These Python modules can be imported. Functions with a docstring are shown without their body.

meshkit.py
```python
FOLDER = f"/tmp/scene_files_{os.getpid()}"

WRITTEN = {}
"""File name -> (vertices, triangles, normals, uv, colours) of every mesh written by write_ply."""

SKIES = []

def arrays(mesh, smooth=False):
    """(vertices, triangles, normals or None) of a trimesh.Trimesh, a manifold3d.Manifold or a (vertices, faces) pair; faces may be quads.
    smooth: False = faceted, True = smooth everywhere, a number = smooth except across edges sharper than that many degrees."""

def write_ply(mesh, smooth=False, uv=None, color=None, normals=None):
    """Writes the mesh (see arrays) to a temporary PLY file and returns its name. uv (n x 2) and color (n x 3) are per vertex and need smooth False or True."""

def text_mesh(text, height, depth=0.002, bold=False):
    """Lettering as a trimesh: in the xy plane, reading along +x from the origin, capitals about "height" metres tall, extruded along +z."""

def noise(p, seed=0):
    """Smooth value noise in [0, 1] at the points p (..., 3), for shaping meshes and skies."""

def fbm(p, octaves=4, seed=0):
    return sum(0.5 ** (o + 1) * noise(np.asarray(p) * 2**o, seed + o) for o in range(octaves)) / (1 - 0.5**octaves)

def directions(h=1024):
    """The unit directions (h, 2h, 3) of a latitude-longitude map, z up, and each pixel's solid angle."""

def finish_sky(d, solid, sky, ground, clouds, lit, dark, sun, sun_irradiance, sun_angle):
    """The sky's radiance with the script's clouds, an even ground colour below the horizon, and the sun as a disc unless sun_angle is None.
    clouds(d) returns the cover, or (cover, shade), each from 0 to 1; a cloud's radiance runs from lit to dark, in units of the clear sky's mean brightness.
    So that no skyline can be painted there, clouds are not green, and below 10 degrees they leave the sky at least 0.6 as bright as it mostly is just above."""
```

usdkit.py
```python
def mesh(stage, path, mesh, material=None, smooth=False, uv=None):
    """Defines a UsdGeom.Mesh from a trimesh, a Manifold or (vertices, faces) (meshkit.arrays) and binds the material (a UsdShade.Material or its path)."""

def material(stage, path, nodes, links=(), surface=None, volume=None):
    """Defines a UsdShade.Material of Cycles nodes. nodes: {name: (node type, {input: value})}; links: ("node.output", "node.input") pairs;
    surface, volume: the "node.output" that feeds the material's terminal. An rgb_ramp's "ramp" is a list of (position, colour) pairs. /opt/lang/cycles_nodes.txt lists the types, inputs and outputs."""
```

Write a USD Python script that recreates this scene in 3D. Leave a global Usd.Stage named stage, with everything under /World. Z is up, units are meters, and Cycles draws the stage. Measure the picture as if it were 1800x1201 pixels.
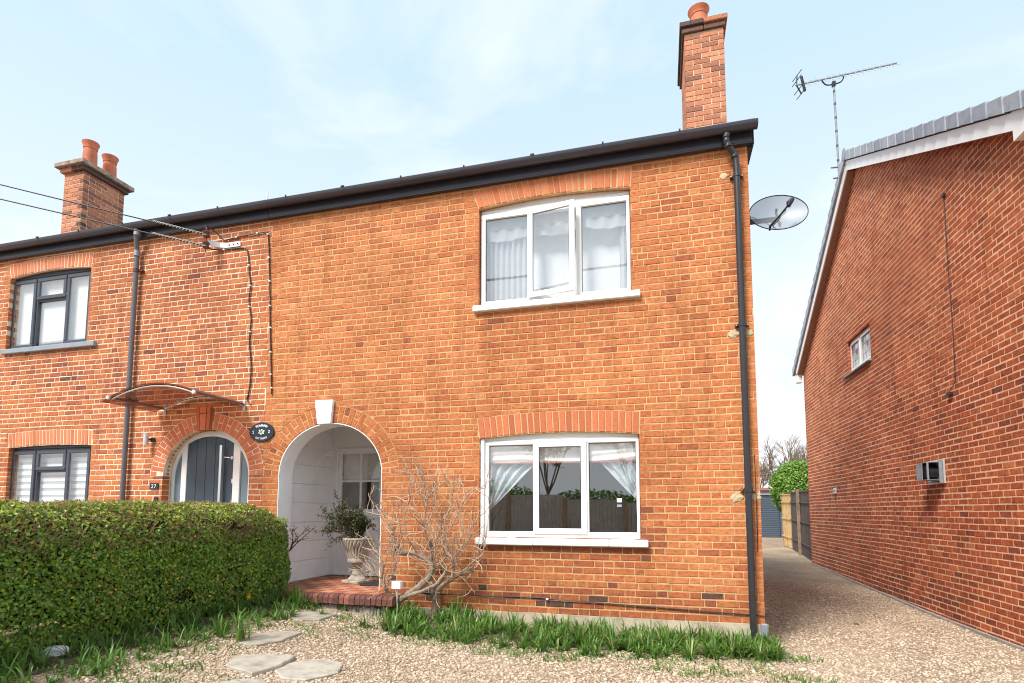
import math, numpy as np, trimesh, meshkit, usdkit
from pxr import Usd, UsdGeom, UsdLux, UsdShade, Gf, Sdf, Vt
from shapely.geometry import Polygon, box as sbox
from shapely.ops import unary_union
from shapely.prepared import prep

stage = Usd.Stage.CreateInMemory()
UsdGeom.SetStageUpAxis(stage, 'Z'); UsdGeom.SetStageMetersPerUnit(stage, 1.0)
UsdGeom.Xform.Define(stage, '/World'); UsdGeom.Scope.Define(stage, '/World/Looks')
rng = np.random.RandomState(7)

# ------------------------------------------------------------------ camera
CAM = np.array([0.0364, -6.31038, 1.42502]); YAW, PITCH, ROLL = -0.26963, 0.08893, 0.00187
FOC, PX, PY, W0, H0 = 1005.72, 884.85, 808.28, 1800.0, 1201.0
_fw = np.array([math.sin(YAW)*math.cos(PITCH), math.cos(YAW)*math.cos(PITCH), math.sin(PITCH)])
_rt = np.array([math.cos(YAW), -math.sin(YAW), 0.0]); _up = np.cross(_rt, _fw)
RT = _rt*math.cos(ROLL)+_up*math.sin(ROLL); UP = -_rt*math.sin(ROLL)+_up*math.cos(ROLL); FW = _fw
cam = UsdGeom.Camera.Define(stage, '/World/camera')
cam.CreateProjectionAttr('perspective')
cam.CreateHorizontalApertureAttr(36.0); cam.CreateVerticalApertureAttr(36.0*683/1024)
cam.CreateFocalLengthAttr(36.0*FOC/W0)
cam.CreateHorizontalApertureOffsetAttr((W0/2-PX)/W0*36.0)
cam.CreateVerticalApertureOffsetAttr((PY-H0/2)/W0*36.0)
cam.CreateClippingRangeAttr(Gf.Vec2f(0.05, 2000))
EXPOSURE = 1.95
cam.CreateExposureAttr(EXPOSURE)
cam.AddTransformOp().Set(Gf.Matrix4d(*RT, 0, *UP, 0, *(-FW), 0, *CAM, 1))

# ------------------------------------------------------------------ sky and sun
SUN = np.array([-0.302, -0.567, 0.766]); SUN = SUN/np.linalg.norm(SUN)
dome = UsdLux.DomeLight.Define(stage, '/World/sky')
sky_mat = usdkit.material(stage, '/World/Looks/sky_air', {
    'sky': ('sky_texture', {'sky_type': 'single_scattering', 'sun_disc': False, 'sun_elevation': math.asin(SUN[2]), 'sun_rotation': math.atan2(SUN[0], SUN[1]), 'aerosol_density': 1.0}),
    'tc': ('texture_coordinate', {}),
    'map': ('mapping', {'scale': (1.0, 1.0, 2.0), 'location': (-1.2, 0.9, 2.3)}),
    'n': ('noise_texture', {'scale': 1.9, 'detail': 7.0, 'roughness': 0.56, 'distortion': 0.5}),
    'r': ('rgb_ramp', {'ramp': [(0.46, (0.0,)*3), (0.58, (0.45,)*3), (0.70, (1.0,)*3), (1.0, (1, 1, 1))]}),
    'veil': ('mix', {'fac': 0.85, 'color2': (3.85, 5.0, 5.85)}),
    'sep': ('separate_xyz', {}),
    'low': ('map_range', {'from_min': 0.05, 'from_max': 0.62, 'to_min': 0.95, 'to_max': 0.0, 'clamp': True}),
    'mx': ('math', {'math_type': 'add', 'use_clamp': True}),
    'mix': ('mix', {'color2': (5.5, 5.75, 6.0)}),
    'bg': ('background_shader', {'strength': 0.05})},
    [('tc.generated', 'map.vector'), ('map.vector', 'n.vector'), ('n.fac', 'r.fac'), ('tc.generated', 'sep.vector'), ('sep.z', 'low.value'), ('sky.color', 'veil.color1'),
     ('r.color', 'mx.value1'), ('low.result', 'mx.value2'), ('mx.value', 'mix.fac'), ('veil.color', 'mix.color1'), ('mix.color', 'bg.color')], surface='bg.background')
UsdShade.MaterialBindingAPI.Apply(dome.GetPrim()).Bind(sky_mat)
dome.GetPrim().SetCustomDataByKey('kind', 'structure')
sun = UsdLux.DistantLight.Define(stage, '/World/sun')
sun.CreateIntensityAttr(0.40); sun.CreateAngleAttr(18.0); sun.CreateColorAttr(Gf.Vec3f(1.0, 0.96, 0.90)); sun.CreateNormalizeAttr(True)
_z = SUN; _x = np.cross([0, 0, 1.0], _z); _x /= np.linalg.norm(_x); _y = np.cross(_z, _x)
sun.AddTransformOp().Set(Gf.Matrix4d(*_x, 0, *_y, 0, *_z, 0, 0, 0, 0, 1))

# ------------------------------------------------------------------ helpers
_used = {}
def numbered(path):
    n = _used.get(path, 0); _used[path] = n+1
    return path if n == 0 else '%s_%03d' % (path, n)
def tag(p, label=None, cat=None, group=None, kind=None):
    for k, v in (('label', label), ('category', cat), ('group', group), ('kind', kind)):
        if v: p.SetCustomDataByKey(k, v)
    return p
def thing(name, label=None, cat=None, group=None, parent=None, kind=None):
    path = numbered((str(parent.GetPath()) if parent else '/World')+'/'+name)
    return tag(UsdGeom.Xform.Define(stage, path).GetPrim(), label, cat, group, kind)

class MB:
    """Collects vertices, triangles and a tone per vertex; emit() makes it one mesh."""
    def __init__(s): s.v, s.f, s.t, s.n = [], [], [], 0
    def add(s, v, f, tone=0.5):
        v = np.asarray(v, float).reshape(-1, 3); f = np.asarray(f, int)
        if f.shape[1] == 4: f = np.vstack([f[:, [0, 1, 2]], f[:, [0, 2, 3]]])
        s.v.append(v); s.f.append(f+s.n); s.n += len(v)
        s.t.append(np.full(len(v), tone) if np.ndim(tone) == 0 else np.asarray(tone, float))
        return s
    def box(s, a, b, tone=0.5, c=0.0):
        a, b = np.minimum(a, b), np.maximum(a, b)
        if c <= 0:
            v = [(x, y, z) for x in (a[0], b[0]) for y in (a[1], b[1]) for z in (a[2], b[2])]
            return s.add(v, [(0, 1, 3, 2), (4, 6, 7, 5), (0, 4, 5, 1), (2, 3, 7, 6), (0, 2, 6, 4), (1, 5, 7, 3)], tone)
        c = min(c, 0.45*min(np.array(b)-np.array(a)))
        pts = []
        for x in (a[0], b[0]):
            for y in (a[1], b[1]):
                for z in (a[2], b[2]):
                    ix, iy, iz = (c if x == a[0] else -c), (c if y == a[1] else -c), (c if z == a[2] else -c)
                    pts += [(x, y+iy, z+iz), (x+ix, y, z+iz), (x+ix, y+iy, z)]
        h = trimesh.convex.convex_hull(np.array(pts))
        return s.add(h.vertices, h.faces, tone)
    def mesh(s, m, tone=0.5): return s.add(m.vertices, m.faces, tone)
    def tube(s, pts, r, n=8, tone=0.5, cap=True):
        p = np.asarray(pts, float); m = len(p); r = np.full(m, r) if np.ndim(r) == 0 else np.asarray(r, float)
        d = np.gradient(p, axis=0); d /= np.maximum(np.linalg.norm(d, axis=1, keepdims=True), 1e-9)
        ref = np.array([0, 0, 1.0]) if abs(d[0][2]) < 0.9 else np.array([1.0, 0, 0])
        u = np.cross(d[0], ref); u /= np.linalg.norm(u); vs = []
        for i in range(m):
            u = u-d[i]*(u@d[i]); u /= max(np.linalg.norm(u), 1e-9); w = np.cross(d[i], u)
            a = np.arange(n)*2*math.pi/n
            vs.append(p[i]+r[i]*(np.cos(a)[:, None]*u+np.sin(a)[:, None]*w))
        v = np.vstack(vs); f = []
        for i in range(m-1):
            for k in range(n):
                k2 = (k+1) % n; f.append((i*n+k, i*n+k2, (i+1)*n+k2, (i+1)*n+k))
        s.add(v, f, tone)
        if cap and n > 3:
            for i, o in ((0, -1), (m-1, 1)):
                idx = np.arange(n); cc = np.vstack([vs[i], p[i:i+1]])
                s.add(cc, [((k+1) % n, k, n) if o < 0 else (k, (k+1) % n, n) for k in idx], tone)
        return s
    def lathe(s, prof, n=32, c=(0, 0, 0), tone=0.5):
        a = np.arange(n)*2*math.pi/n; v = []
        for r, z in prof: v += [(c[0]+r*math.cos(t), c[1]+r*math.sin(t), c[2]+z) for t in a]
        f = [(i*n+k, i*n+(k+1) % n, (i+1)*n+(k+1) % n, (i+1)*n+k) for i in range(len(prof)-1) for k in range(n)]
        return s.add(v, f, tone)
    def arrays(s): return np.vstack(s.v), np.vstack(s.f), np.concatenate(s.t)

LOOK = {}
def emit(name, mb, mat, parent=None, smooth=False, label=None, cat=None, group=None, kind=None, tone=True):
    path = numbered((str(parent.GetPath()) if parent else '/World')+'/'+name)
    v, f, t = mb.arrays() if isinstance(mb, MB) else (np.asarray(mb.vertices), np.asarray(mb.faces), None)
    m = usdkit.mesh(stage, path, (v, f), LOOK[mat], smooth=smooth)
    if tone and smooth is False and t is not None:
        UsdGeom.PrimvarsAPI(m).CreatePrimvar('tone', Sdf.ValueTypeNames.FloatArray, 'vertex').Set(Vt.FloatArray.FromNumpy(t.astype(np.float32)))
    return tag(m.GetPrim(), label, cat, group, kind)

def extrude(poly, d0, d1, M):
    """Extrudes a shapely polygon between outward distances d0 < d1; M(u, v, d) -> xyz."""
    out = MB()
    for g in getattr(poly, 'geoms', [poly]):
        if g.geom_type != 'Polygon' or g.area < 1e-6: continue
        m = trimesh.creation.extrude_polygon(g, d1-d0, engine='earcut')
        out.add(M(m.vertices[:, 0], m.vertices[:, 1], m.vertices[:, 2]+d0), m.faces)
    return out
FACADE = lambda u, v, d: np.stack([u, -np.asarray(d)+0*u, v], -1)              # the cottages' front, facing -y
GABLE_X = 3.6
GABLE = lambda u, v, d: np.stack([GABLE_X-np.asarray(d)+0*u, u, v], -1)         # the right-hand house's gable, facing -x
def shift_x(x0): return lambda u, v, d: np.stack([x0-np.asarray(d)+0*u, u, v], -1)

def lin(x, xs, ys): return float(np.interp(x, xs, ys))
def bend(pts, n=40):
    """A smooth path through points (Catmull-Rom)."""
    p = np.asarray(pts, float); q = np.vstack([2*p[0]-p[1], p, 2*p[-1]-p[-2]]); out = []
    m = len(p)-1; per = max(2, n//m)
    for i in range(m):
        a, b, c, d = q[i:i+4]
        for t in np.linspace(0, 1, per, endpoint=(i == m-1)):
            out.append(0.5*((2*b)+(c-a)*t+(2*a-5*b+4*c-d)*t*t+(3*b-a-3*c+d)*t**3))
    return np.array(out)

# ------------------------------------------------------------------ materials
def simple(name, col, rough=0.6, metal=0.0, var=0.06, scale=9.0, bump=0.0, bscale=60.0, spec=0.5, coat=0.0):
    """One colour with soft unevenness and fine relief."""
    c = np.array(col)
    nodes = {'g': ('texture_coordinate', {}), 'n': ('noise_texture', {'scale': scale, 'detail': 5.0, 'roughness': 0.6}),
             'r': ('rgb_ramp', {'ramp': [(0.3, tuple(c*(1-var))), (0.7, tuple(np.minimum(c*(1+var), 1)))]}),
             'p': ('principled_bsdf', {'roughness': rough, 'metallic': metal, 'specular_ior_level': spec, 'coat_weight': coat})}
    links = [('g.object', 'n.vector'), ('n.fac', 'r.fac'), ('r.color', 'p.base_color')]
    if bump:
        nodes['n2'] = ('noise_texture', {'scale': bscale, 'detail': 4.0}); nodes['b'] = ('bump', {'strength': bump, 'distance': 0.004})
        links += [('g.object', 'n2.vector'), ('n2.fac', 'b.height'), ('b.normal', 'p.normal')]
    LOOK[name] = usdkit.material(stage, '/World/Looks/'+name, nodes, links, surface='p.BSDF')

def toned(name, ramp, rough=0.85, mott=0.28, mscale=38.0, bump=0.5, bscale=120.0, spec=0.25, dark=0.62, translucent=0.0, streak=None, stain=0.0):
    """Colour by the tone that every piece carries, mottled by noise."""
    nodes = {'a': ('attribute', {'attribute': 'tone'}), 'g': ('geometry', {}), 'r': ('rgb_ramp', {'ramp': ramp}),
             'n': ('noise_texture', {'scale': mscale, 'detail': 6.0, 'roughness': 0.65}), 'nr': ('rgb_ramp', {'ramp': [(0.30, (dark,)*3), (0.52, (1, 1, 1)), (0.75, (1.12,)*3)]}),
             'm': ('mix', {'mix_type': 'multiply', 'fac': mott/0.28*0.75}), 'n2': ('noise_texture', {'scale': bscale, 'detail': 5.0}),
             'b': ('bump', {'strength': bump, 'distance': 0.003}), 'p': ('principled_bsdf', {'roughness': rough, 'specular_ior_level': spec})}
    links = [('a.fac', 'r.fac'), ('g.position', 'n.vector'), ('n.fac', 'nr.fac'), ('r.color', 'm.color1'), ('nr.color', 'm.color2'), ('g.position', 'n2.vector'), ('n2.fac', 'b.height'), ('b.normal', 'p.normal')]
    last = 'm.color'
    if streak:
        nodes['mp'] = ('mapping', {'scale': streak}); nodes['n3'] = ('noise_texture', {'scale': 1.0, 'detail': 5.0})
        nodes['r3'] = ('rgb_ramp', {'ramp': [(0.36, (0.66, 0.62, 0.60)), (0.55, (1, 1, 1))]}); nodes['m3'] = ('mix', {'mix_type': 'multiply', 'fac': 0.6})
        links += [('g.position', 'mp.vector'), ('mp.vector', 'n3.vector'), ('n3.fac', 'r3.fac'), (last, 'm3.color1'), ('r3.color', 'm3.color2')]; last = 'm3.color'
    if stain:                                    # broad weathering and rain streaks down the wall
        nodes['n4'] = ('noise_texture', {'scale': 0.75, 'detail': 5.0, 'roughness': 0.62}); nodes['r4'] = ('rgb_ramp', {'ramp': [(0.34, (0.74, 0.70, 0.68)), (0.50, (0.97, 0.97, 0.97)), (0.70, (1.10, 1.12, 1.14))]}); nodes['m4'] = ('mix', {'mix_type': 'multiply', 'fac': stain})
        nodes['mp5'] = ('mapping', {'scale': (5.0, 5.0, 0.45)}); nodes['n5'] = ('noise_texture', {'scale': 1.0, 'detail': 5.0, 'roughness': 0.6}); nodes['r5'] = ('rgb_ramp', {'ramp': [(0.34, (0.72, 0.69, 0.68)), (0.47, (1, 1, 1))]}); nodes['m5'] = ('mix', {'mix_type': 'multiply', 'fac': stain*0.8})
        links += [('g.position', 'n4.vector'), ('n4.fac', 'r4.fac'), (last, 'm4.color1'), ('r4.color', 'm4.color2'), ('g.position', 'mp5.vector'), ('mp5.vector', 'n5.vector'), ('n5.fac', 'r5.fac'), ('m4.color', 'm5.color1'), ('r5.color', 'm5.color2')]; last = 'm5.color'
    surf = 'p.BSDF'; links.append((last, 'p.base_color'))
    if translucent:
        nodes['t'] = ('translucent_bsdf', {}); nodes['x'] = ('mix_closure', {'fac': translucent})
        links += [(last, 't.color'), ('p.BSDF', 'x.closure1'), ('t.BSDF', 'x.closure2')]; surf = 'x.closure'
    LOOK[name] = usdkit.material(stage, '/World/Looks/'+name, nodes, links, surface=surf)

toned('orange_brick', [(0.0, (0.10, 0.062, 0.055)), (0.12, (0.20, 0.062, 0.040)), (0.3, (0.36, 0.105, 0.048)), (0.5, (0.48, 0.150, 0.056)), (0.75, (0.56, 0.200, 0.076)), (1.0, (0.62, 0.275, 0.125))], mott=0.42, mscale=27.0, streak=(14.0, 14.0, 60.0), stain=0.75)
toned('rubbed_brick', [(0.0, (0.40, 0.115, 0.058)), (0.5, (0.52, 0.160, 0.075)), (1.0, (0.60, 0.215, 0.105))], mott=0.2)
toned('dark_brick', [(0.0, (0.17, 0.055, 0.042)), (0.25, (0.28, 0.072, 0.040)), (0.5, (0.42, 0.100, 0.042)), (0.75, (0.53, 0.140, 0.054)), (1.0, (0.60, 0.21, 0.09))], mott=0.42, mscale=26.0, dark=0.5, bump=0.9, bscale=90.0, streak=(30.0, 22.0, 22.0), stain=0.7)
toned('chimney_brick', [(0.0, (0.10, 0.07, 0.06)), (0.3, (0.27, 0.115, 0.078)), (0.6, (0.48, 0.185, 0.10)), (1.0, (0.62, 0.29, 0.165))], mott=0.4, dark=0.5)
toned('step_brick', [(0.0, (0.10, 0.05, 0.045)), (0.5, (0.20, 0.075, 0.055)), (1.0, (0.33, 0.125, 0.085))], mott=0.4, dark=0.5)
toned('quarry_tile', [(0.0, (0.28, 0.085, 0.05)), (0.5, (0.40, 0.135, 0.075)), (1.0, (0.50, 0.24, 0.145))], rough=0.6, mott=0.25)
toned('tan_mortar', [(0.0, (0.58, 0.385, 0.185)), (1.0, (0.58, 0.385, 0.185))], mott=0.3, mscale=7.0, dark=0.66, bump=0.4, stain=0.8)
toned('white_mortar', [(0.0, (0.74, 0.60, 0.46)), (1.0, (0.74, 0.60, 0.46))], mott=0.3, mscale=7.0, dark=0.66, bump=0.4, stain=0.8)
toned('pink_mortar', [(0.0, (0.80, 0.53, 0.34)), (1.0, (0.80, 0.53, 0.34))], mott=0.3, mscale=5.0, dark=0.62, bump=0.4, stain=0.8)
toned('concrete', [(0.0, (0.50, 0.42, 0.31)), (1.0, (0.50, 0.42, 0.31))], mott=0.45, mscale=5.0, dark=0.6, bump=0.8, bscale=60.0, streak=(3.0, 3.0, 9.0))
toned('grey_concrete', [(0.0, (0.30, 0.28, 0.25)), (1.0, (0.30, 0.28, 0.25))], mott=0.4, mscale=12.0, dark=0.6, bump=0.8)
toned('flagstone', [(0.0, (0.30, 0.27, 0.22)), (1.0, (0.44, 0.40, 0.34))], mott=0.35, mscale=9.0, dark=0.62, bump=0.9, bscale=45.0)
toned('urn_stone', [(0.0, (0.46, 0.40, 0.33)), (1.0, (0.46, 0.40, 0.33))], mott=0.5, mscale=7.0, dark=0.5, bump=0.8, bscale=70.0, streak=(24.0, 24.0, 5.0))
toned('leaf', [(0.0, (0.034, 0.085, 0.015)), (0.35, (0.100, 0.225, 0.026)), (0.65, (0.195, 0.36, 0.042)), (0.85, (0.38, 0.48, 0.055)), (0.95, (0.66, 0.56, 0.05)), (1.0, (0.74, 0.54, 0.06))], rough=0.33, mott=0.2, mscale=3.0, bump=0.0, spec=0.5, translucent=0.22)
toned('grass_blade', [(0.0, (0.045, 0.10, 0.018)), (0.4, (0.085, 0.185, 0.030)), (0.75, (0.15, 0.28, 0.045)), (0.92, (0.25, 0.34, 0.07)), (1.0, (0.46, 0.40, 0.20))], rough=0.42, mott=0.15, mscale=2.0, bump=0.0, spec=0.45, translucent=0.3)
toned('bush_leaf', [(0.0, (0.04, 0.035, 0.018)), (0.4, (0.052, 0.072, 0.022)), (0.7, (0.075, 0.125, 0.028)), (1.0, (0.22, 0.12, 0.08))], rough=0.45, mott=0.2, bump=0.0, translucent=0.2)
toned('bark', [(0.0, (0.13, 0.095, 0.07)), (0.4, (0.27, 0.205, 0.155)), (0.75, (0.46, 0.34, 0.25)), (1.0, (0.60, 0.43, 0.32))], mott=0.45, mscale=30.0, dark=0.5, bump=1.0, bscale=80.0)
toned('dark_twig', [(0.0, (0.07, 0.05, 0.03)), (1.0, (0.38, 0.26, 0.13))], mott=0.3, bump=0.0)
toned('pebble', [(0.0, (0.18, 0.125, 0.09)), (0.3, (0.36, 0.26, 0.175)), (0.6, (0.49, 0.375, 0.265)), (0.85, (0.55, 0.45, 0.345)), (1.0, (0.64, 0.56, 0.47))], mott=0.2, mscale=60.0, bump=0.3, rough=0.75)
toned('fence_board', [(0.0, (0.055, 0.040, 0.036)), (0.3, (0.11, 0.085, 0.075)), (0.6, (0.24, 0.175, 0.135)), (1.0, (0.66, 0.44, 0.20))], mott=0.4, mscale=6.0, dark=0.6, bump=0.7, streak=(40.0, 40.0, 3.0))
toned('slate', [(0.0, (0.27, 0.30, 0.35)), (1.0, (0.38, 0.41, 0.46))], mott=0.25, rough=0.6, mscale=9.0)
simple('white_upvc', (0.80, 0.80, 0.80), rough=0.35, var=0.02)
simple('white_paint', (0.84, 0.84, 0.85), rough=0.6, var=0.05, scale=5.0, bump=0.35, bscale=30.0)
simple('anthracite', (0.055, 0.064, 0.085), rough=0.42, var=0.08)
simple('door_blue', (0.045, 0.065, 0.090), rough=0.45, var=0.06)
simple('grey_sill', (0.25, 0.28, 0.32), rough=0.5, var=0.12)
simple('gutter_black', (0.034, 0.031, 0.042), rough=0.25, var=0.1, spec=0.6)
simple('pipe_grey', (0.115, 0.110, 0.125), rough=0.4, var=0.08)
simple('pipe_black', (0.028, 0.028, 0.034), rough=0.30, var=0.1)
simple('lead', (0.27, 0.29, 0.32), rough=0.5, metal=0.3, var=0.15)
simple('galvanised', (0.62, 0.63, 0.64), rough=0.42, metal=0.55, var=0.12, scale=30)
simple('stainless', (0.75, 0.75, 0.74), rough=0.28, metal=0.9, var=0.03)
simple('brown_metal', (0.20, 0.135, 0.115), rough=0.4, var=0.1)
simple('cable_black', (0.022, 0.016, 0.015), rough=0.5, var=0.1)
simple('cable_pale', (0.50, 0.50, 0.48), rough=0.5, var=0.2)
simple('rust_brown', (0.10, 0.040, 0.030), rough=0.4, var=0.2)
simple('plastic_black', (0.02, 0.022, 0.026), rough=0.4, var=0.1)
simple('plaque_black', (0.016, 0.020, 0.030), rough=0.3, var=0.1)
simple('letter_white', (0.72, 0.76, 0.82), rough=0.5, var=0.04)
simple('petal_green', (0.10, 0.22, 0.10), rough=0.5)
simple('petal_white', (0.60, 0.74, 0.66), rough=0.5)
simple('terracotta', (0.47, 0.135, 0.065), rough=0.75, var=0.16, scale=6.0, bump=0.3)
simple('cement', (0.60, 0.52, 0.38), rough=0.9, var=0.15, scale=14.0, bump=0.6)
simple('lichen_stone', (0.29, 0.215, 0.165), rough=0.9, var=0.45, scale=18.0, bump=0.6)
simple('red_trim', (0.36, 0.13, 0.09), rough=0.8)
simple('linen', (0.82, 0.82, 0.80), rough=0.9, var=0.06, scale=14.0, bump=0.3)
simple('blind_white', (0.82, 0.83, 0.84), rough=0.8, var=0.03)
simple('blind_grey', (0.42, 0.45, 0.47), rough=0.8, var=0.03)
simple('room_wall', (0.20, 0.17, 0.15), rough=0.9, var=0.05)
simple('pale_room', (0.74, 0.77, 0.80), rough=0.9, var=0.05)
simple('frosted', (0.16, 0.22, 0.26), rough=0.25, var=0.06)
simple('rubber_black', (0.012, 0.013, 0.018), rough=0.7, var=0.2, bump=0.8, bscale=200)
simple('roof_slab', (0.12, 0.10, 0.10), rough=0.8, var=0.2)
simple('brown_soffit', (0.35, 0.20, 0.14), rough=0.7, var=0.1)
simple('garage_blue', (0.070, 0.095, 0.130), rough=0.45, var=0.05)
simple('flower_yellow', (0.80, 0.48, 0.01), rough=0.5)
simple('soil', (0.075, 0.055, 0.035), rough=0.95, var=0.3, scale=20, bump=1.0)
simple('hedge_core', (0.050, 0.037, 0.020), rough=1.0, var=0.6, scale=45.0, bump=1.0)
simple('filler', (0.50, 0.39, 0.24), rough=0.95, var=0.2, scale=40, bump=1.0)
simple('weathered_fence', (0.46, 0.42, 0.37), rough=0.9, var=0.18, scale=7.0, bump=0.5)
simple('pole_wood', (0.12, 0.08, 0.05), rough=0.9, var=0.2)

def curtain_mat(name, c1, c2, trans=0.45):
    LOOK[name] = usdkit.material(stage, '/World/Looks/'+name, {
        'g': ('geometry', {}), 'mp': ('mapping', {'scale': (5.5, 5.5, 5.5), 'rotation': (0, 0.6, 0)}), 'ck': ('checker_texture', {'scale': 1.6, 'color1': c1, 'color2': c2}),
        'd': ('diffuse_bsdf', {}), 't': ('translucent_bsdf', {}), 'm': ('mix_closure', {'fac': trans})},
        [('g.position', 'mp.vector'), ('mp.vector', 'ck.vector'), ('ck.color', 'd.color'), ('ck.color', 't.color'), ('d.BSDF', 'm.closure1'), ('t.BSDF', 'm.closure2')], surface='m.closure')
curtain_mat('check_curtain', (0.72, 0.80, 0.84), (0.58, 0.68, 0.74), 0.3)
curtain_mat('voile', (0.80, 0.82, 0.84), (0.78, 0.80, 0.83), 0.5)
def glass(name, base):
    """A pane: see-through, mirroring more at a slant (Schlick's curve, the same from both sides)."""
    LOOK[name] = usdkit.material(stage, '/World/Looks/'+name, {
        'w': ('layer_weight', {'blend': 0.5}), 'p': ('math', {'math_type': 'power', 'value2': 5.0}), 'a': ('math', {'math_type': 'multiply_add', 'value2': 1-base, 'value3': base, 'use_clamp': True}),
        't': ('transparent_bsdf', {'color': (1, 1, 1)}), 'g': ('glossy_bsdf', {'color': (1, 1, 1), 'roughness': 0.0}), 'm': ('mix_closure', {})},
        [('w.facing', 'p.value1'), ('p.value', 'a.value1'), ('a.value', 'm.fac'), ('t.BSDF', 'm.closure1'), ('g.BSDF', 'm.closure2')], surface='m.closure')
glass('window_glass', 0.13)
glass('upper_glass', 0.18)
LOOK['canopy_sheet'] = usdkit.material(stage, '/World/Looks/canopy_sheet', {
    't': ('transparent_bsdf', {'color': (0.78, 0.60, 0.53)}), 'p': ('principled_bsdf', {'base_color': (0.22, 0.14, 0.12), 'roughness': 0.2}), 'm': ('mix_closure', {'fac': 0.34})},
    [('t.BSDF', 'm.closure1'), ('p.BSDF', 'm.closure2')], surface='m.closure')
LOOK['dish_mesh'] = usdkit.material(stage, '/World/Looks/dish_mesh', {
    't': ('transparent_bsdf', {'color': (0.95, 0.97, 1.0)}), 'p': ('principled_bsdf', {'base_color': (0.24, 0.26, 0.29), 'roughness': 0.4}), 'm': ('mix_closure', {'fac': 0.62})},
    [('t.BSDF', 'm.closure1'), ('p.BSDF', 'm.closure2')], surface='m.closure')
# the drive: small tan stones, mixed with soil
LOOK['gravel_ground'] = usdkit.material(stage, '/World/Looks/gravel_ground', {
    'g': ('geometry', {}), 'v': ('voronoi_texture', {'scale': 92.0}), 'v2': ('voronoi_texture', {'scale': 44.0}), 'sc': ('separate_color', {}),
    'r': ('rgb_ramp', {'ramp': [(0.0, (0.22, 0.15, 0.105)), (0.3, (0.37, 0.275, 0.19)), (0.6, (0.47, 0.365, 0.26)), (0.85, (0.53, 0.44, 0.34)), (1.0, (0.61, 0.54, 0.46))]}),
    'dr': ('rgb_ramp', {'ramp': [(0.0, (1, 1, 1)), (0.55, (0.9, 0.9, 0.9)), (0.85, (0.45, 0.42, 0.40))]}), 'm': ('mix', {'mix_type': 'multiply', 'fac': 0.8}),
    'n': ('noise_texture', {'scale': 0.9, 'detail': 6.0, 'roughness': 0.6}), 'nr': ('rgb_ramp', {'ramp': [(0.36, (0.66, 0.62, 0.58)), (0.62, (1.05, 1.03, 1.0))]}), 'm2': ('mix', {'mix_type': 'multiply', 'fac': 0.85}),
    'b': ('bump', {'strength': 0.9, 'distance': 0.010, 'invert': True}), 'p': ('principled_bsdf', {'roughness': 0.85, 'specular_ior_level': 0.25})},
    [('g.position', 'v.vector'), ('g.position', 'v2.vector'), ('v.color', 'sc.color'), ('sc.r', 'r.fac'), ('v.distance', 'dr.fac'), ('r.color', 'm.color1'), ('dr.color', 'm.color2'), ('g.position', 'n.vector'), ('n.fac', 'nr.fac'),
     ('m.color', 'm2.color1'), ('nr.color', 'm2.color2'), ('m2.color', 'p.base_color'), ('v.distance', 'b.height'), ('b.normal', 'p.normal')], surface='p.BSDF')

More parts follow.
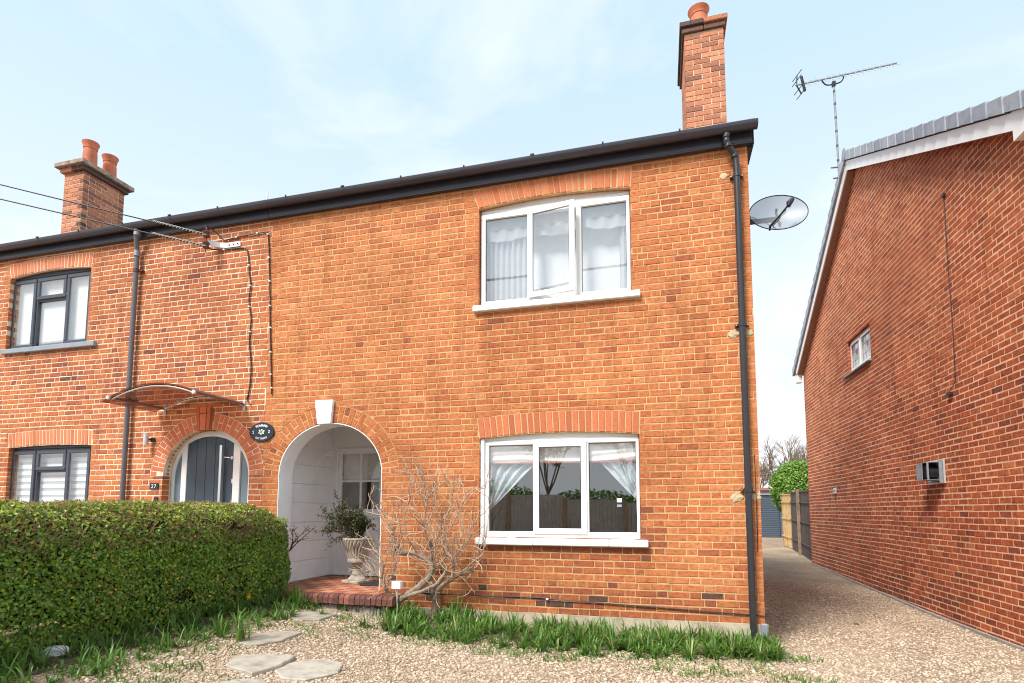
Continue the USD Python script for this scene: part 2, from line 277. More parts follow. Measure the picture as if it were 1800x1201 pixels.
# ------------------------------------------------------------------ ground
_gx = [-14, -9, -6, -4.3, -2.6, -.7, 1, 2.2, 3.6, 9]; _gz = [.6, .55, .46, .36, .2, .11, .08, .02, .0, .0]
def ground_z(x, y):
    return np.interp(x, _gx, _gz)+np.clip(np.asarray(y)-3, 0, 20)*.018
def ground_sheet():
    xs = np.concatenate([[-400, -120, -50, -25], np.arange(-16, 12.01, 0.25), [16, 25, 50, 120, 400]])
    ys = np.concatenate([[-400, -120, -50, -25], np.arange(-14, 26.01, 0.25), [30, 50, 120, 400]])
    X, Y = np.meshgrid(xs, ys, indexing='ij')
    Z = ground_z(X, Y)+0.018*(meshkit.fbm(np.stack([X*1.3, Y*1.3, 0*X], -1), 3, 5)-0.5)
    n, m = X.shape; v = np.stack([X, Y, Z], -1).reshape(-1, 3)
    i, j = np.meshgrid(np.arange(n-1), np.arange(m-1), indexing='ij'); a = (i*m+j).ravel()
    mb = MB().add(v, np.stack([a, a+m, a+m+1, a+1], -1))
    emit('ground', mb, 'gravel_ground', smooth=True, kind='structure', label='tan gravel drive and forecourt around the cottages')
ground_sheet()

# ------------------------------------------------------------------ brickwork
def gon(mb, pts, d1, depth, c, M, tone=0.5):
    """A brick: a convex outline (anticlockwise) with a chamfered front face at outward distance d1."""
    p = np.asarray(pts, float); n = len(p); ce = p.mean(0)
    q = p+np.clip((ce-p)*4, -c, c)
    U = np.concatenate([p[:, 0], p[:, 0], q[:, 0]]); V = np.concatenate([p[:, 1], p[:, 1], q[:, 1]])
    D = np.concatenate([np.full(n, d1-depth), np.full(n, d1-c*0.8), np.full(n, d1)])
    f = []
    for i in range(n):
        j = (i+1) % n
        f += [(i, j, n+j), (i, n+j, n+i), (n+i, n+j, 2*n+j), (n+i, 2*n+j, 2*n+i)]
    f += [(2*n, 2*n+i, 2*n+i+1) for i in range(1, n-1)]
    mb.add(M(U, V, D), np.array(f), tone)

def in_view(p):
    d = p-CAM; z = d@FW
    return z > 0.3 and 0 < PX+FOC*(d@RT)/z < W0 and 0 < PY-FOC*(d@UP)/z < H0

def courses(u0, u1, v0, v1, course, joint, bond, seed):
    """Yields (ua, ub, va, vb, is_header)."""
    r = np.random.RandomState(seed); k = 0; v = v0
    while v < v1-0.02:
        vb = min(v+course-joint, v1)
        pj = joint*0.66                          # upright joints are thinner than the beds
        if bond == 'flemish': seq, pair = ((0.2095, 0), (0.102, 1)), 0.326
        else: seq, pair = ((0.218, 0),), 0.225
        u = u0-pair*(0.5 if k % 2 else 0.0)-0.05+r.normal(0, 0.006); i = 0
        while u < u1:
            L, h = seq[i % len(seq)]; L = L+r.normal(0, 0.004)
            if bond == 'flemish' and r.rand() < 0.05 and not h: yield u, u+0.102, v, vb, 1; u += 0.102+pj; L = 0.102; h = 1
            yield u, u+L, v, vb, h
            u += L+pj; i += 1
        v += course; k += 1

def lay(region, u0, u1, v0, v1, M, tonefn, course=0.0738, joint=0.011, bond='flemish', seed=1, d0=0.0, near=None, jit=0.0016, facing=None):
    """Bricks over a region: list of (mesh, apparent size, centre)."""
    r = np.random.RandomState(seed+50); pr = prep(region); nr = prep(near) if near is not None else None; out = []
    minx, miny, maxx, maxy = region.bounds
    for ua, ub, va, vb, h in courses(u0, u1, v0, v1, course, joint, bond, seed):
        if ub < minx or ua > maxx: continue
        bx = sbox(ua, va, ub, vb); tone = tonefn((ua+ub)/2, (va+vb)/2, h, r); d = d0+float(np.clip(r.normal(0, 0.0012), -0.0016, 0.003)); mb = MB()
        if pr.contains(bx):
            dep = 0.115 if nr is not None and nr.intersects(bx) else 0.03
            w = r.uniform(-jit, jit, (4, 2)); q4 = np.array([(ua, va), (ub, va), (ub, vb), (ua, vb)]); w[:, 1] += 0.012*(meshkit.fbm(np.c_[q4*0.9, np.full(4, 2.0)], 2, seed)-0.5); gon(mb, q4+w, d, dep, 0.0045, M, tone)
        elif pr.intersects(bx):
            g = region.intersection(bx)
            for part in getattr(g, 'geoms', [g]):
                if part.geom_type != 'Polygon' or part.area < 0.0006: continue
                part = part.simplify(0.002)
                e = extrude(part, d-0.115, d, M)
                if e.n: v_, f_, _ = e.arrays(); mb.add(v_, f_, tone)
        if not mb.n: continue
        c = M(np.array([(ua+ub)/2]), np.array([(va+vb)/2]), np.array([d]))[0]
        dd = c-CAM; n = M(np.array([0.]), np.array([0.]), np.array([1.]))[0]-M(np.array([0.]), np.array([0.]), np.array([0.]))[0]
        seen = (ub-ua)*abs(dd@n)/np.linalg.norm(dd)**3 if in_view(c) else 0
        out.append((mb, seen, c))
    return out

def put_bricks(bricks, mat, parent, most=300):
    """The bricks that show largest as parts of their own, the rest as one."""
    order = sorted(range(len(bricks)), key=lambda i: -bricks[i][1]); rest = MB()
    for i in order[most:]:
        v, f, t = bricks[i][0].arrays(); rest.add(v, f, t)
    for i in order[:most]: emit('brick', bricks[i][0], mat, parent)
    if rest.n: emit('brickwork', rest, mat, parent, kind='stuff')

def blot(u, v, s=1.6, seed=3): return float(meshkit.fbm(np.array([u*s, v*s, 0.5]), 3, seed))

XD, XR, XL = -4.95, 1.003, -12.6
WALL_TOP = 5.40
def ell(cx, cz, a, b, t0=0, t1=math.pi, n=48): 
    t = np.linspace(t0, t1, n); return np.stack([cx+a*np.cos(t), cz+b*np.sin(t)], -1)
def arch_poly(cx, cz, a, b, bottom): return Polygon(np.vstack([ell(cx, cz, a, b), [[cx-a, bottom], [cx+a, bottom]]]))
ARCH = {'porch': (-3.978, 1.88, 0.735, 0.645), 'door': (-5.857, 1.89, 0.700, 0.620)}
RING = 0.215
# windows: opening x0, x1, sill top, head at the ends, head in the middle, head-brick top at the ends, in the middle, top x0, top x1
WIN = {'upper': (-2.02, -0.235, 3.848, 5.070, 5.120, 5.300, 5.330, -2.095, -0.215), 'lower': (-1.995, -0.185, 1.12, 2.262, 2.310, 2.500, 2.545, -2.025, -0.175),
       'upper27': (-9.72, -8.09, 3.885, 5.045, 5.095, 5.255, 5.285, -9.77, -8.07), 'lower27': (-9.475, -7.86, 1.09, 2.362, 2.386, 2.572, 2.605, -9.515, -7.865)}
def head_curves(w):
    x0, x1, zs, he, hm, te, tm, tx0, tx1 = w
    s = np.linspace(0, 1, 25); k = 1-(2*s-1)**2
    return np.stack([x0+(x1-x0)*s, he+(hm-he)*k], -1), np.stack([tx0+(tx1-tx0)*s, te+(tm-te)*k], -1)
def opening(w):
    lo, _ = head_curves(w); return Polygon(np.vstack([lo, [[w[1], w[2]], [w[0], w[2]]]]))
def head_poly(w):
    lo, hi = head_curves(w); return Polygon(np.vstack([lo, hi[::-1]]))
KEY = {'porch': Polygon([(-4.133, 2.513), (-3.950, 2.513), (-3.922, 2.812), (-4.176, 2.812)]), 'door': Polygon([(-5.985, 2.495), (-5.785, 2.495), (-5.772, 2.807), (-6.020, 2.807)])}
holes_brick, holes_core = [], []
for k, w in WIN.items():
    holes_brick += [opening(w), head_poly(w).buffer(0.009)]; holes_core.append(opening(w).buffer(0.004))
for k, (cx, cz, a, b) in ARCH.items():
    holes_brick += [arch_poly(cx, cz, a, b, 0.2), Polygon(ell(cx, cz, a+RING+0.008, b+RING+0.008)).buffer(0), KEY[k].buffer(0.008)]; holes_core.append(arch_poly(cx, cz, a, b, 0.2).buffer(0.004))
HB, HC = unary_union(holes_brick), unary_union(holes_core)
NEAR = unary_union([opening(w) for w in WIN.values()]+[arch_poly(*a, 0.2) for a in ARCH.values()]).buffer(0.02)

def tone_right(u, v, h, r):
    t = 0.62+0.10*r.randn()+0.35*(blot(u, v)-0.5)
    if r.rand() < (0.08 if h else 0.05): t -= 0.14
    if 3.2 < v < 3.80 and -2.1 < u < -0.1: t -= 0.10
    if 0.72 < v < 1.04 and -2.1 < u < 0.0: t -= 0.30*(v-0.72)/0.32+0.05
    if 0.9 < v < 1.5 and -0.2 < u < 0.1: t -= 0.2
    if v < 0.62: t -= 0.20
    if v < 0.66 and r.rand() < 0.04: t = 0.04
    return float(np.clip(t, 0, 1))
def tone_left(u, v, h, r):
    t = 0.56+0.10*r.randn()+0.45*(blot(u, v, 1.2, 8)-0.5)
    if r.rand() < 0.20: t -= 0.16
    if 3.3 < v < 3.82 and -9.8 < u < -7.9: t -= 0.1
    return float(np.clip(t, 0, 1))

# ------------------------------------------------------------------ the two joined cottages
cottage = thing('brick_cottage', 'orange brick cottage with white framed windows and white arched porch', 'house')
cottage_27 = thing('brick_cottage', 'joined cottage with dark grey framed windows and arched dark blue door, number 27', 'house')

seams = [5.0]
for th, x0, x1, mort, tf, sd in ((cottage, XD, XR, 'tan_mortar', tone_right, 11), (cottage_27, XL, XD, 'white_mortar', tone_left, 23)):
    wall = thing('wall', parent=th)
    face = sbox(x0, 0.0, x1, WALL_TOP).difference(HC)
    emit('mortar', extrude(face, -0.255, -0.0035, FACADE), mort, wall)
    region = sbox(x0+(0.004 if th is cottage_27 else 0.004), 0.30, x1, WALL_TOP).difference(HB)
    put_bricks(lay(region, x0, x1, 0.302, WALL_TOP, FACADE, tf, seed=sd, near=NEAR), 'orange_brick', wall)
# gable end of the right-hand cottage, with its bricks (the drive side)
wall = thing('side_wall', parent=cottage)
side = Polygon([(0.26, 0), (7.2, 0), (7.2, 5.4), (3.6, 7.55), (0.26, 5.55)])
sideM = lambda u, v, d: np.stack([XR-0.002+np.asarray(d)+0*u, u, v], -1)
emit('mortar', extrude(side, -0.25, -0.006, sideM), 'tan_mortar', wall)
sb = MB()
for b_, _, _ in lay(side, 0.0, 7.2, 0.302, 7.5, sideM, tone_right, seed=31): v_, f_, t_ = b_.arrays(); sb.add(v_, f_, t_)
emit('brickwork', sb, 'orange_brick', wall, kind='stuff')
mb = MB().box((XL, 7.0, 0), (XR-0.26, 7.2, 5.4)).box((XL, 0.26, 0), (XL+0.2, 7.0, 5.4)).box((XD-0.1, 0.26, 0), (XD+0.1, 7.0, 5.4))
emit('rear_wall', mb, 'tan_mortar', cottage_27)

# brick window heads and arch rings
def window_head(th, w, n, mat, label=None, proud=0.001, tsh=0.0):
    head = thing('window_head', parent=th, label=label); lo, hi = head_curves(w); s = np.linspace(0, 1, 25)
    emit('mortar', extrude(head_poly(w).buffer(0.006), -0.05, -0.005, FACADE), 'tan_mortar' if th is cottage else 'white_mortar', head)
    for i in range(n):
        a, b = (i+0.075)/n, (i+0.925)/n
        P = [(lin(t, s, c[:, 0]), lin(t, s, c[:, 1])) for t, c in ((a, lo), (b, lo), (b, hi), (a, hi))]
        mb = MB(); gon(mb, P, proud+rng.normal(0, 0.002), 0.105, 0.005, FACADE, float(np.clip(0.55+tsh+0.18*rng.randn(), 0, 1))); emit('brick', mb, mat, head)
window_head(cottage, WIN['upper'], 25, 'rubbed_brick', tsh=0.15); window_head(cottage, WIN['lower'], 25, 'rubbed_brick', tsh=-0.15)
window_head(cottage_27, WIN['upper27'], 24, 'rubbed_brick', tsh=0.3); window_head(cottage_27, WIN['lower27'], 24, 'rubbed_brick', tsh=0.2)
def arch_ring(th, key, n, mat, mort):
    cx, cz, a, b = ARCH[key]; ring = thing('arch', parent=th)
    full = Polygon(ell(cx, cz, a+RING+0.004, b+RING+0.004)).difference(Polygon(ell(cx, cz, a-0.001, b-0.001)).buffer(0)).difference(KEY[key])
    emit('mortar', extrude(full.buffer(0), -0.06, -0.004, FACADE), mort, ring)
    kp = prep(KEY[key].buffer(-0.006))
    for i in range(n):
        t0, t1 = math.pi*(i+0.07)/n, math.pi*(i+0.93)/n
        P = lambda t, r: (cx+(a+r)*math.cos(t), cz+(b+r)*math.sin(t))
        cuts = ((0.004, RING),) if i % 2 else ((0.004, 0.10), (0.113, RING))
        for r0, r1 in cuts:
            mb = MB(); q = [P(t0, r0), P(t0, r1), P(t1, r1), P(t1, r0)]
            if kp.intersects(Polygon(q)): 
                g = Polygon(q).difference(KEY[key].buffer(0.008))
                if g.area < 0.002: continue
                e = extrude(g, -0.105, 0.0, FACADE); v_, f_, _ = e.arrays(); mb.add(v_, f_, 0.5)
            else: gon(mb, q, rng.normal(0, 0.0012), 0.105, 0.004, FACADE, float(np.clip(0.55+0.15*rng.randn(), 0, 1)))
            emit('brick', mb, mat, ring)
arch_ring(cottage, 'porch', 35, 'orange_brick', 'tan_mortar'); arch_ring(cottage_27, 'door', 35, 'rubbed_brick', 'white_mortar')
emit('keystone', extrude(KEY['porch'], -0.1, 0.045, FACADE), 'white_paint', cottage)
ks = thing('keystone', parent=cottage_27)
for q, d, t in (([(-5.985, 2.495), (-5.935, 2.495), (-5.955, 2.807), (-6.020, 2.807)], 0.045, 0.05), ([(-5.928, 2.495), (-5.842, 2.495), (-5.838, 2.72), (-5.942, 2.72)], 0.05, 0.6), ([(-5.942, 2.728), (-5.84, 2.728), (-5.838, 2.807), (-5.947, 2.807)], 0.05, 0.5), ([(-5.835, 2.495), (-5.785, 2.495), (-5.772, 2.807), (-5.831, 2.807)], 0.046, 0.15)):
    mb = MB(); gon(mb, q, d, 0.14, 0.004, FACADE, t); emit('brick', mb, 'rubbed_brick', ks)

# concrete plinth with an uneven top
pl = np.linspace(-2.98, 1.03, 60)
top = 0.300+0.016*(meshkit.fbm(np.stack([pl*2.2, 0*pl, 0*pl], -1), 3, 4)-0.5)
emit('plinth', extrude(Polygon(np.vstack([np.stack([pl, top], -1), [[1.03, -0.2], [-2.98, -0.2]]])), 0.0, 0.022, FACADE), 'concrete', cottage)

# ------------------------------------------------------------------ windows
def rect_frame(mb, x0, x1, z0, z1, w, y0, y1, c=0.006):
    wl, wr, wb, wt = (w,)*4 if np.ndim(w) == 0 else w
    mb.box((x0, y0, z1-wt), (x1, y1, z1), c=c); mb.box((x0, y0, z0), (x1, y1, z0+wb), c=c)
    mb.box((x0, y0+0.0005, z0+wb), (x0+wl, y1, z1-wt), c=c); mb.box((x1-wr, y0+0.0005, z0+wb), (x1, y1, z1-wt), c=c); return mb
def pane(name, x0, x1, z0, z1, y, parent, mat='window_glass'):
    emit(name, MB().box((x0, y, z0), (x1, y+0.004, z1)), mat, parent)
def gasket(mb, x0, x1, z0, z1, y): rect_frame(mb, x0, x1, z0, z1, 0.006, y-0.004, y-0.0005, c=0)

# upper window of the right-hand cottage, middle sash ajar
win = thing('window', parent=cottage); Y = 0.055
f = MB(); rect_frame(f, -2.012, -0.243, 3.85, 5.01, (0.06, 0.04, 0.07, 0.065), Y, Y+0.06)
f.box((-1.434, Y+0.0007, 3.92), (-1.385, Y+0.059, 4.945), c=0.005); f.box((-0.855, Y+0.0007, 3.92), (-0.792, Y+0.059, 4.945), c=0.005)
f.box((-2.012, Y+0.012, 5.012), (-0.243, Y+0.06, 5.055), c=0.006); f.box((-2.012, Y+0.03, 5.056), (-0.243, Y+0.06, 5.125))
emit('frame', f, 'white_upvc', win)
gk = MB()
for k, (x0, x1) in enumerate(((-1.952, -1.434), (-0.792, -0.283))): pane('pane', x0, x1, 3.92, 4.945, Y+0.03, win, 'upper_glass'); gasket(gk, x0, x1, 3.92, 4.945, Y+0.03)
emit('gasket', gk, 'plastic_black', win)
ang = math.radians(-9.5); ca, sa = math.cos(ang), math.sin(ang)
def swing(mb):
    v, f_, t = mb.arrays(); q = v.copy(); dx, dy = v[:, 0]+1.425, v[:, 1]-(Y-0.006)
    q[:, 0] = -1.425+dx*ca-dy*sa; q[:, 1] = Y-0.006+dx*sa+dy*ca; return MB().add(q, f_, t)
s = MB(); rect_frame(s, -1.425, -0.845, 3.905, 4.985, 0.066, Y-0.028, Y-0.002); emit('sash', swing(s), 'white_upvc', win)
emit('pane', swing(MB().box((-1.36, Y-0.014, 3.97), (-0.91, Y-0.010, 4.92))), 'upper_glass', win)
gk = MB(); gasket(gk, -1.36, -0.91, 3.97, 4.92, Y-0.014); emit('gasket', swing(gk), 'plastic_black', win)
sill = MB().box((-2.078, -0.052, 3.776), (-0.142, 0.10, 3.848), c=0.008); emit('window_sill', sill, 'white_paint', win)
# lower window
win = thing('window', parent=cottage); Y = 0.045
f = MB(); rect_frame(f, -1.99, -0.190, 1.122, 2.235, (0.095, 0.035, 0.07, 0.055), Y, Y+0.06)
f.box((-1.372, Y+0.0007, 1.193), (-1.335, Y+0.059, 2.179), c=0.005); f.box((-0.778, Y+0.0007, 1.193), (-0.738, Y+0.059, 2.179), c=0.005)
f.box((-1.99, Y+0.01, 2.237), (-0.190, Y+0.06, 2.318), c=0.006)
f.box((-1.992, Y-0.025, 1.121), (-1.945, Y-0.001, 2.27), c=0.005)
emit('frame', f, 'white_upvc', win)
s = MB(); rect_frame(s, -1.362, -0.760, 1.166, 2.208, 0.064, Y-0.016, Y-0.001); emit('sash', s, 'white_upvc', win)
gk = MB()
for x0, x1, z0, z1, yy in ((-1.895, -1.372, 1.193, 2.179, Y+0.03), (-1.298, -0.824, 1.230, 2.144, Y-0.008), (-0.738, -0.225, 1.193, 2.179, Y+0.03)):
    pane('pane', x0, x1, z0, z1, yy, win); gasket(gk, x0, x1, z0, z1, yy)
emit('gasket', gk, 'plastic_black', win)
sl = MB()
for x0, x1 in ((-2.026, -1.352), (-1.349, -0.52), (-0.517, -0.110)): sl.box((x0, -0.066+rng.uniform(-.002, .002), 1.042), (x1, 0.10, 1.119), c=0.009)
emit('window_sill', sl, 'white_paint', win)
# sticker in the corner of the right pane
stk = MB().box((-0.437, Y+0.0275, 1.52), (-0.385, Y+0.029, 1.565)); emit('sticker', stk, 'letter_white', win)
stk = MB().box((-0.437, Y+0.0275, 1.468), (-0.385, Y+0.029, 1.495)); emit('sticker', stk, 'grey_sill', win)

# windows of number 27
def window_27(x0, x1, z0, z1, xa, xb, zt, sillz):
    win = thing('window', parent=cottage_27); Y = 0.08; f = MB(); b = 0.034
    rect_frame(f, x0, x1, z0, z1, b, Y, Y+0.06); f.box((xa-0.022, Y+0.0007, z0+b), (xa+0.022, Y+0.059, z1-b), c=0.005); f.box((xb-0.022, Y+0.0007, z0+b), (xb+0.022, Y+0.059, z1-b), c=0.005)
    f.box((xa+0.022, Y+0.0012, zt-0.02), (xb-0.022, Y+0.058, zt+0.02), c=0.004); f.box((x0, Y-0.005, z1+0.002), (x1, Y+0.06, z1+0.07), c=0.006)
    emit('frame', f, 'anthracite', win)
    for (a, c_, d, e) in ((x0+b, xa-0.022, z0+b, z1-b), (xb+0.022, x1-b, z0+b, z1-b), (xa+0.022, xb-0.022, zt+0.02, z1-b)):
        s = MB(); rect_frame(s, a-0.014, c_+0.014, d-0.014, e+0.014, 0.058, Y-0.022, Y-0.001, c=0.007); emit('sash', s, 'anthracite', win)
        pane('pane', a+0.044, c_-0.044, d+0.044, e-0.044, Y-0.008, win, 'upper_glass' if z0 > 3 else 'window_glass')
    pane('pane', xa+0.022, xb-0.022, z0+b, zt-0.02, Y+0.03, win, 'upper_glass' if z0 > 3 else 'window_glass')
    emit('window_sill', MB().box((x0+0.03, -0.055, sillz-0.075), (x1+0.24, 0.12, sillz), c=0.008), 'grey_sill', win)
    return win
window_27(-9.765, -8.125, 3.89, 5.025, -9.245, -8.635, 4.655, 3.885)
window_27(-9.515, -7.925, 1.095, 2.335, -9.005, -8.405, 2.005, 1.09)

# rooms behind the windows, so that one looks into a space
def room(th, x0, x1, z0, z1, depth, mat):
    mb = MB()
    for a, b in (((x0, depth, z0), (x1, depth+0.03, z1)), ((x0-0.03, 0.26, z0), (x0, depth, z1)), ((x1, 0.26, z0), (x1+0.03, depth, z1)), ((x0, 0.26, z0-0.03), (x1, depth, z0)), ((x0, 0.26, z1), (x1, depth, z1+0.03))): mb.box(a, b)
    emit('room', mb, mat, th)
room(cottage, -2.95, 0.70, 0.45, 2.55, 3.4, 'room_wall'); room(cottage, -2.95, 0.70, 2.95, 5.2, 3.4, 'pale_room')
room(cottage_27, -11.0, -7.2, 0.45, 2.55, 3.2, 'room_wall'); room(cottage_27, -11.0, -7.2, 2.95, 5.2, 3.2, 'pale_room')

# ------------------------------------------------------------------ porch
porch = thing('porch', parent=cottage); cx, cz, a, b = ARCH['porch']; FL = 0.47
tun = arch_poly(cx, cz, a, b, FL).difference(arch_poly(cx, cz, a-0.010, b-0.010, FL-0.1))
emit('arch_reveal', extrude(tun.buffer(0), -0.285, -0.004, FACADE), 'white_paint', porch)
px0, px1, pyb, pz1 = -4.78, -3.10, 1.345, 2.85
lw = MB()
for k in range(9):                                                                         # the left wall shows its block courses
    lw.box((px0-0.1, 0.286, FL+k*0.265), (px0+0.002*(k % 2), pyb, FL+k*0.265+0.2625), c=0.0025)
emit('side_wall', lw, 'white_paint', porch)
emit('side_wall', MB().box((px1, 0.286, FL), (px1+0.1, pyb, pz1)), 'white_paint', porch)
emit('ceiling', MB().box((px0, 0.286, pz1), (px1, pyb, pz1+0.05)), 'white_paint', porch)
bw = MB().box((px0-0.1, pyb, FL), (-4.70, pyb+0.1, pz1)).box((-4.70, pyb, 2.36), (px1+0.1, pyb+0.1, pz1)).box((-3.85, pyb, FL), (px1+0.1, pyb+0.1, 2.36))
emit('back_wall', bw, 'white_paint', porch)
emit('door_frame', rect_frame(MB(), -4.70, -3.85, FL, 2.36, 0.035, pyb-0.025, pyb+0.05), 'white_paint', porch)
door = thing('door', parent=cottage)
d = MB(); y0 = pyb+0.0; rect_frame(d, -4.665, -3.885, FL+0.01, 2.325, (0.055, 0.09, 0.20, 0.05), y0, y0+0.045)
d.box((-4.61, y0+0.001, 1.31), (-3.975, y0+0.044, 1.445), c=0.005); d.box((-4.61, y0+0.014, FL+0.21), (-3.975, y0+0.03, 1.31))
d.box((-4.307, y0+0.008, 1.445), (-4.277, y0+0.035, 2.275), c=0.004); d.box((-4.61, y0+0.0085, 1.848), (-4.307, y0+0.034, 1.878), c=0.004); d.box((-4.277, y0+0.0085, 1.848), (-3.975, y0+0.034, 1.878), c=0.004)
emit('door_leaf', d, 'white_paint', door)
for x0, x1 in ((-4.61, -4.307), (-4.277, -3.975)):
    for z0, z1 in ((1.445, 1.848), (1.878, 2.275)): pane('pane', x0, x1, z0, z1, y0+0.02, door)
bl = MB(); g = np.linspace(0, 1, 24); X, Zz = np.meshgrid(np.linspace(-4.62, -3.96, 20), np.linspace(1.88, 2.28, 16), indexing='ij')
Yb = pyb+0.075+0.012*np.sin(Zz*55)*np.clip((2.08-Zz)*6, 0, 1); Zz = Zz+0.014*np.sin(X*9)*(Zz < 1.9); n_, m_ = X.shape
i_, j_ = np.meshgrid(np.arange(n_-1), np.arange(m_-1), indexing='ij'); A = (i_*m_+j_).ravel()
bl.add(np.stack([X, Yb, Zz], -1).reshape(-1, 3), np.stack([A, A+m_, A+m_+1, A+1], -1)); emit('blind', bl, 'linen', door)
mb = MB()
for p, q in (((-4.9, 2.6, 0.4), (-3.0, 2.63, 2.6)), ((-4.93, 1.46, 0.4), (-4.9, 2.6, 2.6)), ((-3.0, 1.46, 0.4), (-2.97, 2.6, 2.6)), ((-4.9, 1.46, 2.6), (-3.0, 2.6, 2.63)), ((-4.9, 1.46, 0.37), (-3.0, 2.6, 0.4))): mb.box(p, q)
emit('hallway', mb, 'room_wall', cottage)
# tiled floor and brick step
floor = thing('porch_floor', parent=cottage)
emit('screed', MB().box((px0, -0.30, FL-0.16), (px1, pyb, FL-0.012)).box((px0+.04, -.32, FL-0.30), (px1-.03, -0.3, FL-0.10)), 'concrete', floor)
ts = 0.152; r_ = np.random.RandomState(5)
for i in range(11):
    for j in range(10):
        x, y = px0+i*ts, -0.285+j*ts*1.0
        if x+ts > px1+0.05 or y+ts > pyb+0.02 or (y < 0.28 and (x < -4.715+0.0 or x+ts > -3.24) and y > -0.02): continue
        emit('tile', MB().box((x+0.002, y+0.002, FL-0.014), (x+ts-0.002, y+ts-0.002, FL+r_.uniform(-0.001, 0.001)), 0.12+0.2*r_.rand() if (i+j) % 2 else 0.7+0.3*r_.rand(), c=0.003), 'quarry_tile', floor)
step = thing('step', parent=cottage); n = 26; sx0, sx1 = -4.62, -2.86
for i in range(n):
    x = sx0+(sx1-sx0)*i/n; yf = -0.415+0.004*r_.randn()
    mb = MB(); w = (sx1-sx0)/n-0.008; zb = FL-0.105+0.003*r_.randn(); prof = [(yf, zb), (yf, FL-0.035), (yf+0.012, FL-0.012), (yf+0.04, FL-0.001), (-0.292, FL-0.001), (-0.292, zb)]
    v = [(xx, p, z) for xx in (x, x+w) for p, z in prof]; m = len(prof)
    fs = [(k, (k+1) % m, m+(k+1) % m) for k in range(m)]+[(k, m+(k+1) % m, m+k) for k in range(m)]+[(0, k+1, k) for k in range(1, m-1)]+[(m, m+k, m+k+1) for k in range(1, m-1)]
    mb.add(v, np.array(fs), float(np.clip(0.38+0.22*r_.randn(), 0, 1))); emit('brick', mb, 'step_brick', step)
ra = MB()
for i in range(40): 
    x = sx0+0.1+(sx1-sx0-0.2)*i/40; s = r_.uniform(0.03, 0.07)
    ra.box((x, -0.36+r_.uniform(-.02, .02), FL-0.27), (x+s, -0.30, FL-0.11-r_.uniform(0, .03)), c=0.01)
emit('rubble_base', ra, 'grey_concrete', step)

# ------------------------------------------------------------------ arched front door of number 27
door = thing('door', parent=cottage_27); cx, cz, a, b = ARCH['door']; Y = 0.14; M = lambda u, v, d: np.stack([u, Y-np.asarray(d)+0*u, v], -1)
outer = arch_poly(cx-0.02, cz+0.01, a-0.03, b-0.01, 0.5); inner = arch_poly(cx-0.04, cz-0.02, 0.615, 0.58, 0.5)
leaf = Polygon(list(ell(cx-0.062, 2.06, 0.56, 0.375))+[(cx-0.622, 0.5), (cx+0.498, 0.5)]).intersection(sbox(-6.30, 0.5, -5.53, 3))
posts = outer.intersection(sbox(-6.385, 0.5, -6.295, 2.45)).union(outer.intersection(sbox(-5.535, 0.5, -5.425, 2.45)))
band = outer.difference(inner)
frame = unary_union([band, posts, outer.intersection(sbox(-6.36, 2.16, -5.45, 2.6)).difference(leaf)]).difference(leaf)
emit('frame', extrude(frame, -0.06, 0.0, M), 'white_upvc', door)
emit('sidelight', extrude(inner.intersection(sbox(-7, 0.5, -6.384, 3)), -0.04, -0.025, M), 'frosted', door); emit('sidelight', extrude(inner.intersection(sbox(-5.426, 0.5, -5, 3)), -0.04, -0.025, M), 'frosted', door)
xs = np.linspace(-6.30, -5.53, 6)
for k in range(5): emit('panel', extrude(leaf.intersection(sbox(xs[k]+0.004, 0.5, xs[k+1]-0.004, 3)), -0.045, -0.012, M), 'door_blue', door)
emit('panel_back', extrude(leaf, -0.06, -0.046, M), 'plastic_black', door)
hd = MB(); hd.box((-5.712, Y-0.06, 0.75), (-5.675, Y-0.03, 2.305), c=0.005)
for z in (0.9, 1.5, 2.15): hd.tube([(-5.693, Y-0.03, z), (-5.693, Y+0.012, z)], 0.009)
emit('pull_handle', hd, 'stainless', door)
emit('lever', MB().tube(bend([(-5.545, Y+0.01, 2.13), (-5.56, Y-0.04, 2.13), (-5.61, Y-0.045, 2.135), (-5.64, Y-0.045, 2.135)]), 0.008).tube([(-5.555, Y+0.012, 2.13), (-5.555, Y-0.005, 2.13)], 0.022), 'stainless', door)
emit('lock', MB().box((-5.553, Y-0.006, 1.78), (-5.528, Y+0.012, 1.85), c=0.008), 'stainless', door)
emit('inner_wall', MB().box((-6.7, 0.256, 0.4), (-5.0, 0.30, 2.6)), 'room_wall', door)

